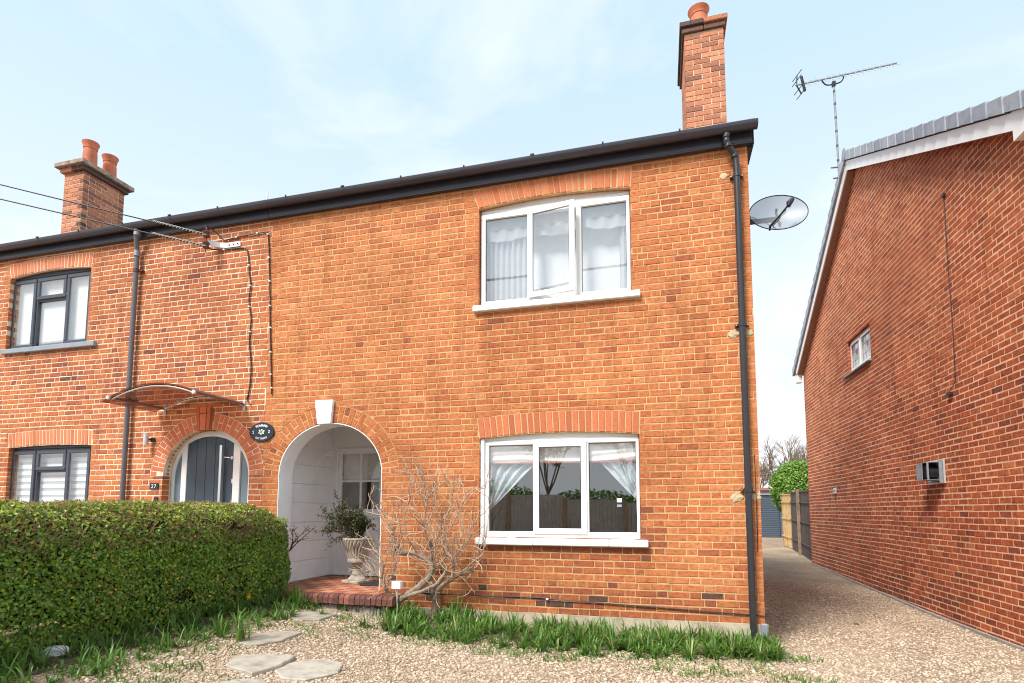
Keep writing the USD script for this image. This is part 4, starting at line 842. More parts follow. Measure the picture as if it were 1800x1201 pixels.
# ------------------------------------------------------------------ canopy over the door of number 27
cn = thing('door_canopy', 'curved smoky brown plastic canopy on two brackets above the dark blue door', 'canopy')
x0, x1, zc, rise, dep = -6.575, -5.275, 2.815, 0.135, 0.80
def arc(x, over=0.0): s = (x-x0)/(x1-x0); return zc+rise*(1-(2*s-1)**2)
xs = np.linspace(x0-0.13, x1+0.03, 34); v = [(x, y, arc(x)+0.02+dz) for y in (-0.02, -dep-0.03) for x in xs for dz in (0, 0.004)]; n = len(xs)*2; f = []
for k in range(len(xs)-1): f += [(2*k, 2*k+2, n+2*k+2, n+2*k), (2*k+1, n+2*k+1, n+2*k+3, 2*k+3)]
f += [(2*k, n+2*k, n+2*k+1, 2*k+1) for k in (0, len(xs)-1)]
emit('sheet', MB().add(v, f), 'canopy_sheet', cn)
for x, dz in ((x0, 0), (x1, 0)): emit('side_rail', MB().tube([(x, -0.01, zc+0.005), (x, -dep-0.05, zc+0.005)], 0.017, 10), 'brown_metal', cn, smooth=50)
for y in (-dep, -0.03):
    xs2 = np.linspace(x0+0.01, x1-0.01, 30)
    emit('arched_trim', MB().tube([(x, y, arc(x)+0.004) for x in xs2], 0.007, 6), 'plastic_black', cn); emit('arched_trim', MB().tube([(x, y-0.004, arc(x)-0.012) for x in xs2], 0.009, 6), 'cable_pale', cn)
for x in (x0, x1):
    emit('wall_plate', MB().box((x-0.018, -0.012, zc-0.075), (x+0.022, -0.001, zc+0.065), c=0.005).tube([(x, -0.012, zc-0.05), (x, -0.018, zc-0.05)], 0.008, 8), 'galvanised', cn); emit('end_cap', MB().tube([(x, -dep-0.04, zc+0.005), (x, -dep-0.065, zc+0.005)], 0.025, 10), 'galvanised', cn)

# ------------------------------------------------------------------ plaques and lamp by the doors
pq = thing('house_plaque', 'oval black name plaque between the two arches', 'plaque'); pc = np.array([-4.975, 2.443]); pa, pb = 0.187, 0.123
emit('plate', extrude(Polygon(ell(pc[0], pc[1], pa, pb, 0, 2*math.pi, 60)), 0.003, 0.020, FACADE), 'plaque_black', pq)
def letters(txt, h, place, mat, parent, name):
    mb = MB()
    for ch, (x, z, rot) in place:
        m = meshkit.text_mesh(ch, h, 0.0025, bold=True); w = m.vertices[:, 0].max()+m.vertices[:, 0].min(); q = m.vertices.copy(); q[:, 0] -= w/2; q[:, 1] -= h/2
        c, s = math.cos(rot), math.sin(rot); U = x+q[:, 0]*c-q[:, 1]*s; V = z+q[:, 0]*s+q[:, 1]*c
        mb.add(FACADE(U, V, 0.0205+q[:, 2]), m.faces)
    emit(name, mb, mat, parent)
def on_arc(txt, top):
    n = len(txt); out = []
    for i, ch in enumerate(txt):
        t = (i-(n-1)/2)*(0.19 if top else 0.165)
        a = (math.pi/2-t) if top else (-math.pi/2+t)
        x, z = pc[0]+0.142*math.cos(a)*1.0, pc[1]+(0.084 if top else 0.088)*math.sin(a); out.append((ch, (x, z, math.atan2(-0.60*t, 1)*1.0 if top else math.atan2(0.60*t, 1))))
    return out
letters('PEARMAN', 0.029, on_arc('PEARMAN', True), 'letter_white', pq, 'lettering'); letters('COTTAGES', 0.023, on_arc('COTTAGES', False), 'letter_white', pq, 'lettering')
letters('12', 0.037, [('1', (pc[0]-0.125, pc[1], 0)), ('2', (pc[0]+0.115, pc[1], 0))], 'letter_white', pq, 'numerals')
em = MB()
for k in range(6):
    a = k*math.pi/3+0.35; c = (pc[0]+0.034*math.cos(a), pc[1]+0.026*math.sin(a)); e_ = extrude(Polygon([(c[0]+0.016*math.cos(a+t)*(1.3 if t in (0, math.pi) else .7), c[1]+0.013*math.sin(a+t)) for t in np.linspace(0, 2*math.pi, 9)[:-1]]).buffer(0), 0.0205, 0.0225, FACADE); v_, f_, _ = e_.arrays(); em.add(v_, f_)
emit('emblem', em, 'petal_white', pq); emit('emblem', MB().box((pc[0]-0.045, -0.0225, pc[1]-0.012), (pc[0]-0.01, -0.0205, pc[1]-0.006)).box((pc[0]-0.012, -0.0228, pc[1]-0.012), (pc[0]+0.012, -0.0205, pc[1]+0.010)), 'petal_green', pq)
n27 = thing('number_plaque', 'small square black plaque with white number 27', 'plaque'); 
emit('plate', MB().box((-6.758, -0.014, 1.708), (-6.614, -0.002, 1.795), c=0.003), 'plaque_black', n27)
mb = MB()
for ch, x in (('2', -6.706), ('7', -6.664)):
    m = meshkit.text_mesh(ch, 0.052, 0.002); w = m.vertices[:, 0].mean(); mb.add(FACADE(m.vertices[:, 0]-w+x, m.vertices[:, 1]+1.726, 0.0145+m.vertices[:, 2]), m.faces)
emit('numerals', mb, 'letter_white', n27)
wl = thing('wall_light', 'slim silver up-and-down wall light left of the dark blue door', 'lamp')
emit('cylinder', MB().tube([(-6.79, -0.085, 2.315), (-6.79, -0.085, 2.475)], 0.033, 18), 'galvanised', wl, smooth=50); emit('base', MB().tube([(-6.74, -0.002, 2.395), (-6.74, -0.03, 2.395)], 0.034, 16).tube([(-6.745, -0.03, 2.395), (-6.785, -0.07, 2.395)], 0.012, 8), 'plastic_black', wl)
bb = thing('door_bell', 'small black box below the number 27 plaque', 'box'); emit('case', MB().box((-6.672, -0.022, 1.535), (-6.612, -0.002, 1.605), c=0.006), 'plastic_black', bb)
hk = thing('wall_hook', 'white scrolled iron basket hook on the porch side wall', 'hook'); x = -4.775
arm = bend([(x, 0.90, 2.10), (x+0.02, 0.90, 2.12), (x+0.20, 0.90, 2.225), (x+0.235, 0.90, 2.235)], 16); ring = [(x+0.262+0.028*math.cos(t), 0.90, 2.235+0.028*math.sin(t)) for t in np.linspace(math.pi, -math.pi, 22)]
emit('arm', MB().tube(arm, 0.006, 6).tube(ring, 0.006, 6).tube([(x, 0.90, 2.02), (x, 0.90, 2.17)], 0.008, 6), 'white_paint', hk)

# ------------------------------------------------------------------ curtains and blinds in the windows
def sheet(name, fn, nu, nv, mat, lab=None, cat=None, group=None, parent=None):
    U, V = np.meshgrid(np.linspace(0, 1, nu), np.linspace(0, 1, nv), indexing='ij'); P = fn(U, V).reshape(-1, 3)
    i, j = np.meshgrid(np.arange(nu-1), np.arange(nv-1), indexing='ij'); a = (i*nv+j).ravel()
    return emit(name, MB().add(P, np.stack([a, a+nv, a+nv+1, a+1], -1)), mat, parent, smooth=True, label=lab, cat=cat, group=group)
def tied(xa, xb0, xb1, z0, z1, y, sgn):
    def fn(U, V):
        xr = xb0+(xb1-xb0)*(V**0.8); X = xa+(xr-xa)*U; Z = z0+(z1-z0)*V*(0.35+0.65*(1-U*0.25))-0.10*np.sin(V*math.pi)*U*0.4
        return np.stack([X, y+0.020*np.sin(U*30+V*1.5)*(1-0.4*V), Z], -1)
    return fn
sheet('curtain', tied(-1.99, -1.31, -1.88, 1.99, 1.36, 0.155, 1), 90, 24, 'check_curtain', 'pale blue checked curtain tied back at the left of the lower window', 'curtain')
sheet('curtain', tied(-0.10, -0.70, -0.20, 2.03, 1.42, 0.155, -1), 90, 24, 'check_curtain', 'pale blue checked curtain tied back at the right of the lower window', 'curtain')
rb = thing('roman_blind', 'white folded blind with a red hem at the top of the lower window', 'blind')
sheet('cloth', lambda U, V: np.stack([-2.02+1.86*U, 0.118+0.008*np.sin(V*26+2*np.sin(U*7)), 2.30-0.32*V-0.010*np.sin(U*5)], -1), 40, 40, 'linen', parent=rb)
emit('hem', MB().box((-2.02, 0.108, 1.966), (-0.16, 0.114, 1.984)), 'red_trim', rb)
sheet('net_curtain', lambda U, V: np.stack([-1.98+0.50*U, 0.20+0.022*np.sin(U*44), 4.72-0.95*V], -1), 100, 6, 'voile', 'white pleated net curtain in the left pane of the upper window', 'curtain')
sheet('net_curtain', lambda U, V: np.stack([-0.37+0.19*U, 0.20+0.02*np.sin(U*20), 5.0-1.22*V], -1), 40, 6, 'voile', 'narrow white net curtain at the right edge of the upper window', 'curtain')
vl = thing('lace_valance', 'white lace valance across the top of the upper window', 'curtain')
sheet('heading', lambda U, V: np.stack([-2.05+1.9*U, 0.15+0.004*np.sin(U*60), 5.10-0.26*V], -1), 80, 6, 'voile', parent=vl)
sheet('frill', lambda U, V: np.stack([-2.05+1.9*U, 0.155+0.012*np.sin(U*70), 4.84-(0.10+0.05*np.abs(np.sin(U*9.4)))*V], -1), 120, 8, 'voile', parent=vl)
tag(emit('roller_blind', MB().box((-2.1, 0.30, 3.7), (-0.1, 0.305, 5.2)), 'pale_room'), 'pale grey blind drawn down behind the upper white window', 'blind')
rb = thing('roller_blind', 'white blind behind the upper dark grey framed window', 'blind'); emit('cloth', MB().box((-9.8, 0.155, 4.02), (-8.0, 0.159, 5.15)), 'blind_white', rb); emit('bottom_bar', MB().box((-9.8, 0.150, 3.99), (-8.0, 0.163, 4.018)), 'blind_grey', rb)
zb = thing('striped_blind', 'white and grey striped day blind in the lower dark grey framed window', 'blind'); w_, g_ = MB(), MB()
for k in range(14):
    z = 1.05+k*0.10; w_.box((-9.6, 0.155, z), (-7.8, 0.158, z+0.058)); g_.box((-9.6, 0.160, z+0.050), (-7.8, 0.163, z+0.108))
emit('white_band', w_, 'blind_white', zb); emit('grey_band', g_, 'blind_grey', zb)

# ------------------------------------------------------------------ urn with its plant, mat, garden light
ur = thing('garden_urn', 'weathered stone garden urn standing on the tiled porch floor', 'urn'); uc = np.array([-3.885, 0.60, FL]); S = 0.86
def flutes(mb, r0, r1, z0, z1, n=26):
    for k in range(n):
        a = 2*math.pi*k/n; p = []
        for t in np.linspace(0, 1, 8): aa = a+0.55*max(0, t-0.55); r = r0+(r1-r0)*t**1.5; p.append((uc[0]+r*math.cos(aa), uc[1]+r*math.sin(aa), uc[2]+z0+(z1-z0)*t))
        mb.tube(p, [0.010, 0.013, 0.014, 0.015, 0.017, 0.019, 0.021, 0.015], 6)
bowl = MB().lathe([(rr_*S, zz_) for rr_, zz_ in [(0.02, 0.255), (0.10, 0.258), (0.143, 0.27), (0.150, 0.285), (0.152, 0.31), (0.146, 0.33), (0.148, 0.36), (0.158, 0.43), (0.178, 0.50), (0.208, 0.545), (0.236, 0.562), (0.246, 0.572), (0.246, 0.590), (0.225, 0.594), (0.19, 0.56), (0.05, 0.55)]], 48, uc)
emit('bowl', bowl, 'urn_stone', ur, smooth=40); fl = MB(); flutes(fl, 0.146*S, 0.232*S, 0.335, 0.562); emit('fluting', fl, 'urn_stone', ur, smooth=50)
emit('stem', MB().lathe([(rr_*S, zz_) for rr_, zz_ in [(0.03, 0.26), (0.078, 0.255), (0.082, 0.243), (0.062, 0.23), (0.058, 0.215), (0.074, 0.205), (0.076, 0.195), (0.066, 0.185), (0.070, 0.16), (0.085, 0.115), (0.118, 0.072), (0.142, 0.056), (0.146, 0.045), (0.146, 0.035)]], 40, uc), 'urn_stone', ur, smooth=40)
ps = MB(); ps.box((-0.145, -0.145, 0.001), (0.145, 0.145, 0.04), c=0.008); v_, f_, t_ = ps.arrays(); a = math.radians(-14); q = v_.copy(); q[:, 0] = v_[:, 0]*math.cos(a)-v_[:, 1]*math.sin(a)+uc[0]; q[:, 1] = v_[:, 0]*math.sin(a)+v_[:, 1]*math.cos(a)+uc[1]; q[:, 2] += uc[2]
emit('plinth', MB().add(q, f_), 'urn_stone', ur)
emit('compost', MB().lathe([(rr_*S, zz_) for rr_, zz_ in [(0.0, 0.565), (0.1, 0.575), (0.2, 0.56)]], 24, uc), 'soil', ur)

def leaf_cloud(mb, P, N, size, tones, r, fold=0.25):
    """Leaves: each a small folded six-cornered blade at P, facing N."""
    n = len(P); N = N/np.maximum(np.linalg.norm(N, axis=1, keepdims=True), 1e-9); a = r.normal(size=(n, 3)); T = a-N*(a*N).sum(1, keepdims=True); T /= np.maximum(np.linalg.norm(T, axis=1, keepdims=True), 1e-9); B = np.cross(N, T)
    L = (size*r.uniform(0.7, 1.3, n))[:, None]; Wd = L*0.30
    pts = [P-T*L*0.5, P-T*L*0.12+B*Wd+N*Wd*fold, P+T*L*0.2+B*Wd*0.9+N*Wd*fold, P+T*L*0.5, P+T*L*0.2-B*Wd*0.9+N*Wd*fold, P-T*L*0.12-B*Wd+N*Wd*fold]
    v = np.stack(pts, 1).reshape(-1, 3); o = np.arange(n)[:, None]*6
    f = np.concatenate([o+np.array([[0, 1, 2]]), o+np.array([[0, 2, 3]]), o+np.array([[0, 3, 4]]), o+np.array([[0, 4, 5]])])
    return mb.add(v, f, np.repeat(tones, 6))
def grow(start, direction, length, r0, r, levels, out, tips, bendy=0.35, up=0.15, kids=3, seg=6, shrink=0.62, spread=0.8):
    d = np.array(direction, float); d /= np.linalg.norm(d); p = np.array(start, float); pts = [p.copy()]
    for _ in range(seg):
        d = d+r.normal(0, bendy/seg*1.6, 3)+np.array([0, 0, up/seg]); d /= np.linalg.norm(d); p = p+d*length/seg; pts.append(p.copy())
    out.append((np.array(pts), np.linspace(r0, r0*0.5, seg+1), levels)); tips.append((p, d))
    if levels > 0:
        for k in range(kids):
            t = r.uniform(0.3, 1.0); q = pts[int(t*seg)]; dd = d+r.normal(0, spread, 3); grow(q, dd, length*shrink*r.uniform(0.75, 1.25), r0*0.55, r, levels-1, out, tips, bendy, up, kids, max(3, seg-1), shrink, spread)

r = np.random.RandomState(41); pl_ = thing('potted_shrub', 'sparse leggy evergreen shrub growing in the stone urn', 'shrub'); st, tips = [], []
base = uc+np.array([0.02, 0, 0.56])
for dx, dz, L in ((-0.95, 0.55, 0.50), (-0.75, 0.85, 0.55), (-0.45, 1.2, 0.58), (-0.3, 1.1, 0.44), (0.0, 1.0, 0.38), (0.25, 1.0, 0.30), (0.4, 0.8, 0.24), (-0.9, 0.25, 0.45), (0.05, 1.3, 0.36), (-0.45, 0.75, 0.42), (-0.65, 1.05, 0.52)):
    grow(base+r.normal(0, 0.03, 3)*(1, 1, 0.2), (dx, r.normal(-0.15, 0.3), dz), L, 0.007, r, 2, st, tips, 0.5, 0.15, 5, 6, 0.48, 0.7)
sm = MB(); [sm.tube(p, np.maximum(rad, 0.0016), 4, 0.3, cap=False) for p, rad, lv in st]; emit('stem', sm, 'dark_twig', pl_)
P = np.vstack([p[1+(lv == 2)*1:]+r.normal(0, 0.008, (len(p)-1-(lv == 2)*1, 3)) for p, rad, lv in st]); P = np.repeat(P, 3, 0)+r.normal(0, 0.012, (len(P)*3, 3))
lm = MB(); leaf_cloud(lm, P, r.normal(size=P.shape)+(0, -0.3, 0.6), 0.024, np.clip(r.normal(0.42, 0.28, len(P)), 0, 1), r); emit('foliage', lm, 'bush_leaf', pl_)
tag(emit('doormat', MB().box((-3.70, 0.33, FL+0.002), (-3.28, 0.72, FL+0.016), c=0.004), 'rubber_black'), 'black doormat on the porch tiles beside the urn', 'doormat')
sl_ = thing('solar_light', 'small white garden light at the foot of the bare shrub', 'lamp'); emit('panel_head', MB().box((-2.91, -0.36, 0.545), (-2.80, -0.29, 0.635), c=0.006), 'white_upvc', sl_); emit('spike', MB().tube([(-2.855, -0.325, 0.16), (-2.855, -0.325, 0.55)], 0.012, 8), 'galvanised', sl_)

# ------------------------------------------------------------------ bare climbing shrub against the wall
BR = {'A': [(-2.948, -.22, .16), (-2.938, -.22, .343), (-2.905, -.22, .44)], 'B': [(-2.9, -.25, .384), (-2.762, -.27, .476), (-2.608, -.27, .577), (-2.506, -.27, .674), (-2.456, -.27, .778), (-2.5, -.27, .855), (-2.587, -.27, .916), (-2.683, -.28, .946), (-2.788, -.3, .952), (-2.877, -.3, .958), (-2.975, -.3, .988)],
'C': [(-2.84, -.30, .955), (-2.858, -.33, 1.026), (-2.922, -.33, 1.137), (-2.915, -.33, 1.217), (-2.96, -.33, 1.281)], 'D': [(-2.493, -.12, .12), (-2.469, -.12, .364), (-2.497, -.12, .474), (-2.516, -.12, .601), (-2.534, -.13, .681), (-2.517, -.15, .923), (-2.54, -.16, 1.084)],
'E': [(-2.47, -.14, .43), (-2.379, -.2, .568), (-2.244, -.2, .667), (-2.11, -.2, .734), (-1.994, -.2, .761)], 'F': [(-2.464, -.25, .776), (-2.363, -.25, .841), (-2.304, -.25, .906)], 'H': [(-2.9, -.27, .42), (-2.696, -.3, .483), (-2.492, -.3, .561), (-2.374, -.3, .628), (-2.283, -.3, .755), (-2.259, -.3, .833)],
'I': [(-2.91, -.27, .40), (-2.99, -.38, .584), (-3.028, -.38, .677)], 'I2': [(-2.975, -.36, .58), (-2.878, -.35, .773), (-2.854, -.35, .869)], 'J': [(-2.53, -.16, 1.0), (-2.578, -.2, 1.184), (-2.59, -.2, 1.378), (-2.565, -.2, 1.524), (-2.622, -.2, 1.77), (-2.633, -.2, 1.918)],
'K': [(-2.567, -.2, 1.54), (-2.651, -.25, 1.637), (-2.725, -.25, 1.818), (-2.815, -.25, 1.909)], 'L': [(-2.565, -.2, 1.56), (-2.454, -.22, 1.669), (-2.351, -.22, 1.749)], 'M': [(-2.5, -.2, .95), (-2.397, -.3, 1.095), (-2.365, -.3, 1.253), (-2.249, -.3, 1.443), (-2.234, -.3, 1.633), (-2.295, -.3, 1.777)],
'N': [(-2.304, -.25, .906), (-2.312, -.3, 1.065), (-2.18, -.3, 1.333), (-2.082, -.3, 1.522), (-1.983, -.3, 1.647), (-1.835, -.3, 1.669)], 'O': [(-2.52, -.2, 1.0), (-2.625, -.3, 1.395), (-2.766, -.3, 1.459), (-2.948, -.3, 1.662)], 'P': [(-2.22, -.25, .79), (-2.191, -.35, .9), (-2.292, -.35, 1.037), (-2.336, -.35, 1.192), (-2.32, -.35, 1.286)],
'Q': [(-2.22, -.2, .69), (-2.192, -.3, .881), (-2.268, -.3, .941)], 'R': [(-2.18, -.3, .95), (-2.078, -.3, 1.023), (-1.98, -.3, 1.195), (-1.964, -.3, 1.303)], 'S': [(-2.17, -.22, .707), (-1.912, -.4, .896), (-1.785, -.4, 1.064)], 'T': [(-3.02, -.38, .66), (-2.978, -.45, .874), (-3.104, -.45, 1.013), (-3.196, -.45, 1.138)],
'U': [(-3.017, -.4, .68), (-3.124, -.4, .724), (-3.161, -.4, .762)], 'V': [(-2.80, -.3, .96), (-2.85, -.3, 1.249), (-2.923, -.3, 1.329), (-3.194, -.3, 1.393), (-3.268, -.3, 1.409)], 'W': [(-2.62, -.28, .93), (-2.70, -.4, 1.12), (-2.74, -.42, 1.35), (-2.66, -.42, 1.6)], 'X': [(-2.11, -.2, .734), (-2.15, -.35, .95), (-2.05, -.4, 1.2), (-2.1, -.4, 1.45)], 'Y': [(-2.456, -.27, .778), (-2.36, -.42, 1.0), (-2.42, -.45, 1.3), (-2.3, -.45, 1.55)]}
RAD = {'A': .062, 'B': .036, 'C': .022, 'D': .034, 'E': .026, 'F': .018, 'H': .022, 'I': .022, 'I2': .013, 'J': .013, 'K': .009, 'T': .010, 'O': .008, 'Q': .011}
sh = thing('bare_shrub', 'gnarled leafless climber with tangled pale twigs against the cottage wall', 'shrub'); r = np.random.RandomState(12); tw, pts_all = MB(), []
for k, L in BR.items():
    p = bend(L, 22); p = p+r.normal(0, 0.003, p.shape); ra = np.linspace(1.15, 0.65, len(p))*RAD.get(k, .0085)*(1+0.12*np.sin(np.arange(len(p))*1.7))
    ta = 0.42 if RAD.get(k, 0) > 0.02 else 0.62
    if k in 'ABDEH': emit('limb', MB().tube(p, ra, 9, float(ta)), 'bark', sh)
    else: tw.tube(p, ra, 7, float(ta))
    if k not in 'A': pts_all += [(p[i], p[i]-p[i-1], len(p)-i) for i in range(3 if k not in 'BDEH' else 8, len(p))]
tl = MB(); tips = []; st = []
for i in r.choice(len(pts_all), 230, replace=False):
    q, d, _ = pts_all[i]; d = d/np.linalg.norm(d)*0.5+r.normal(0, 0.62, 3)*(1, 0.32, 1)+(0, -0.03, 0.50); grow(q, d, r.uniform(0.12, 0.42), r.uniform(0.0036, 0.0068), r, 1, st, tips, 0.75, 0.12, 1, 7, 0.5, 0.6)
for p, ra, lv in st:
    p = p.copy(); p[:, 1] = np.clip(p[:, 1], -0.75, -0.012); p[:, 2] = np.clip(p[:, 2], 0.3, 2.05); p[:, 0] = np.clip(p[:, 0], -3.35, -1.80); tl.tube(p, np.maximum(ra, 0.0027), 5, float(np.clip(r.normal(0.74, 0.2), 0.25, 1)))
emit('branch', tw, 'bark', sh); emit('twig', tl, 'bark', sh, kind='stuff')

# ------------------------------------------------------------------ hedge between the two front gardens
hg = thing('hedge', 'clipped evergreen boundary hedge with small glossy leaves and brown top', 'hedge'); r = np.random.RandomState(77)
hx0, hx1, hy0, hy1 = -5.35, -4.32, -4.6, -0.13
def hedge_surface(n, inset=0.0):
    out, nor = [], []
    while sum(len(o) for o in out) < n:
        m = n; f = r.rand(m); y = r.uniform(hy0, hy1, m); t = r.rand(m)
        zb = ground_z(hx1, y)+0.04; zt = np.full(m, 1.475)-0.10*np.clip((y+0.75)/0.55, 0, 1)**2+0.02*np.sin(y*5)
        # cross-section: up the drive side, over the rounded shoulder, across the top
        s = t*2.35; side = s < 1.05
        R = 0.26; H = zt-zb
        x = np.where(side, hx1, 0); z = np.where(side, zb+s/1.05*(H-R), 0); nx = np.where(side, 1.0, 0); nz = np.where(side, 0.0, 0)
        sh_ = (s >= 1.05) & (s < 1.45); a = (s-1.05)/0.40*math.pi/2
        x = np.where(sh_, hx1-R+R*np.cos(a), x); z = np.where(sh_, zt-R+R*np.sin(a), z); nx = np.where(sh_, np.cos(a), nx); nz = np.where(sh_, np.sin(a), nz)
        tp = s >= 1.45; x = np.where(tp, hx1-R-(s-1.45)/0.9*(hx1-hx0-R), x); z = np.where(tp, zt, z); nz = np.where(tp, 1.0, nz)
        ny = np.zeros(m); dy = np.clip(y-(hy1-0.30), 0, None)/0.30
        shrink = 1-np.sqrt(np.clip(1-dy**2.2, 0, 1)); cx_ = (hx0+hx1)/2; x = cx_+(x-cx_)*(1-0.55*shrink); z = np.where(nz > 0.3, z-0.16*shrink, z); ny = dy**1.5
        wob = 0.03*np.sin(np.clip((z-zb)/1.0, 0, 1)*math.pi)+0.065*(meshkit.fbm(np.stack([x*3, y*3, z*3], -1), 3, 9)-0.5)*2; P = np.stack([x, y, z], -1); N = np.stack([nx, ny, nz], -1); N /= np.maximum(np.linalg.norm(N, axis=1, keepdims=True), 1e-6)
        P = P+N*wob[:, None]; out.append(P); nor.append(N)
    e = r.rand(n//12); ze = ground_z(hx1, hy1)+0.03+e*(1.30-ground_z(hx1, hy1)); xe = r.uniform(hx0+0.1, hx1-0.12, len(e)); bul = 0.03*np.sin((xe-hx0)/(hx1-hx0)*math.pi)
    out.append(np.stack([xe, hy1+bul-0.03+0.05*(meshkit.fbm(np.stack([xe*4, ze*4, 0*xe], -1), 2, 4)-0.5), ze], -1)); nor.append(np.tile([0, 1.0, 0], (len(e), 1)))
    return np.vstack(out), np.vstack(nor)
P, N = hedge_surface(64000); dpt = r.gamma(1.4, 0.022, len(P)); P = P-N*dpt[:, None]+r.normal(0, 0.006, P.shape)
low = np.clip((ground_z(hx1, P[:, 1])+0.30-P[:, 2])/0.30, 0, 1); near = np.clip((-2.3-P[:, 1])/1.5, 0, 1)
hole = meshkit.fbm(P*3.2, 3, 17); keep = (r.rand(len(P)) > low*0.55*(0.4+0.6*near)) & ~((hole > 0.70) & (r.rand(len(P)) < 0.7)); topness = np.clip((P[:, 2]-1.20)/0.25, 0, 1); band = np.exp(-((P[:, 2]-1.29-0.05*np.sin(P[:, 1]*2.1))/0.085)**2)*np.clip((-0.5-P[:, 1])/0.7, 0, 1); keep &= ~(r.rand(len(P)) < 0.45*band)
P, N, dpt, topness = P[keep], N[keep], dpt[keep], topness[keep]
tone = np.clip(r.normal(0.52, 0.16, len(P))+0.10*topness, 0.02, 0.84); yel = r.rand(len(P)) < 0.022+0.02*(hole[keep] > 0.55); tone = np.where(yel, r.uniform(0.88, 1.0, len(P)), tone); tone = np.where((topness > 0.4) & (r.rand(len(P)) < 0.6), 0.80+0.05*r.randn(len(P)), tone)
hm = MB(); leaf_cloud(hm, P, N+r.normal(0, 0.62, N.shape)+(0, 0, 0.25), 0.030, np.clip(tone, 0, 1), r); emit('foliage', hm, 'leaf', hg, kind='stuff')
tm = MB(); Pt, Nt = hedge_surface(14000); sel = (Pt[:, 2] > 1.12) & (r.rand(len(Pt)) < 0.9) | (r.rand(len(Pt)) < 0.14)
Pt, Nt = Pt[sel], Nt[sel]
for p, n_ in zip(Pt, Nt):
    d = n_*0.5+r.normal(0, 0.45, 3)+(0, 0, 0.55); d /= np.linalg.norm(d); l = r.uniform(0.05, 0.10); tm.tube([p-d*l*0.75, p+d*l*0.25+r.normal(0, 0.006, 3)], [0.0032, 0.0018], 3, float(r.uniform(0.3, 1)), cap=False)
emit('clipped_twig', tm, 'dark_twig', hg, kind='stuff')
cm = MB(); ys = np.linspace(hy0, hy1-0.22, 14)
pr_ = []
for y in ys:
    zb_ = float(ground_z(hx1, y)); nearf = 0.22 if y < -2.4 else 0.06; pr_.append([(hx1-0.16, y, zb_+nearf), (hx1-0.15, y, 1.10), (hx1-0.30, y, 1.35), (hx0+0.20, y, 1.37), (hx0+0.12, y, 1.1), (hx0+0.12, y, zb_+nearf)])
v = np.array(pr_).reshape(-1, 3); f = [(i*6+k, i*6+(k+1) % 6, (i+1)*6+(k+1) % 6, (i+1)*6+k) for i in range(13) for k in range(6)]+[(78, 79, 80, 81), (78, 81, 82, 83), (0, 3, 2, 1), (0, 5, 4, 3)]
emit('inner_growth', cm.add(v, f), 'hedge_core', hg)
for i, y in enumerate(np.linspace(hy0+0.2, hy1-0.35, 11)):
    z = float(ground_z(-4.8, y)); q = np.array([hx1-0.28-r.uniform(0, .2), y, z-0.03]); emit('trunk', MB().tube([q, q+(0.02, r.normal(0, .05), 0.2), q+(r.normal(0, .05), r.normal(0, .1), 0.7)], [0.024, 0.019, 0.012], 7, 0.4), 'bark', hg)
# bare purple suckers leaning out of the hedge's end
sk = thing('bare_sucker', 'thorny dark bare stems leaning out beside the hedge end', 'stem'); st, tips = [], []
for d, L in (((0.85, 0.1, 0.75), 0.42), ((0.45, 0.1, 0.95), 0.40), ((0.35, 0.0, 1.0), 0.30)): grow((-4.42, -0.12, 0.92), d, L, 0.008, r, 1, st, tips, 0.3, 0.1, 5, 6, 0.30, 0.7)
km = MB(); [km.tube(p, np.maximum(ra, 0.003), 5, 0.5) for p, ra, lv in st]; emit('stem', km, 'rust_brown', sk)
lm = MB(); P2 = np.vstack([p[1:] for p, ra, lv in st]); P2 = np.repeat(P2, 2, 0)+r.normal(0, 0.008, (len(P2)*2, 3)); leaf_cloud(lm, P2, r.normal(size=P2.shape), 0.016, np.full(len(P2), 0.95), r); emit('bud', lm, 'bush_leaf', sk, kind='stuff')

# ------------------------------------------------------------------ grass, bulbs, slabs, stones
def blades(n, xf, hf, seed, tonemu=0.45, width=0.006, arch=0.42):
    r = np.random.RandomState(seed); mb = MB(); V = []
    q = xf(n, r); X, Yy = q[0], q[1]; n_ = len(X); Z = ground_z(X, Yy)-0.005; H = hf(X, Yy, r)*(q[3] if len(q) > 3 else 1.0)
    az = (q[2]+r.normal(0, 0.5, n_)) if len(q) > 2 else r.uniform(0, 2*math.pi, n_); lean = r.gamma(2.6, arch, n_); W = width*r.uniform(0.6, 1.4, n_); side = np.stack([-np.sin(az), np.cos(az), 0*az], -1)
    base = r.normal(tonemu, 0.13, n_)+(0.12*(q[3]-1) if len(q) > 3 else 0); tone = np.clip(base, 0, 0.93); tone = np.where(r.rand(n_) < 0.05, 1.0, tone)
    ts = np.array([0, 0.3, 0.6, 0.85, 1.0]); ws = np.array([0.7, 1.0, 0.9, 0.6, 0.05])
    for t, w in zip(ts, ws):
        k = np.maximum(lean*1.25, .1); ang = np.clip(k*t, 0, 2.5); hor = H*(1-np.cos(ang))/k; ver = H*np.sin(ang)/k
        c = np.stack([X+np.cos(az)*hor, Yy+np.sin(az)*hor, np.maximum(Z+ver, Z+0.010)], -1); V += [c-side*(W*w)[:, None], c+side*(W*w)[:, None]]
    V = np.stack(V, 1).reshape(-1, 3); V[:, 1] = np.where((V[:, 1] > -0.025) & (V[:, 0] > -2.95), -0.025-0.02*r.rand(len(V)), V[:, 1]); o = np.arange(n_)[:, None]*10; f = []
    for s in range(4): f += [o+np.array([[2*s, 2*s+1, 2*s+3]]), o+np.array([[2*s, 2*s+3, 2*s+2]])]
    return mb.add(V, np.concatenate(f), np.repeat(tone, 10))
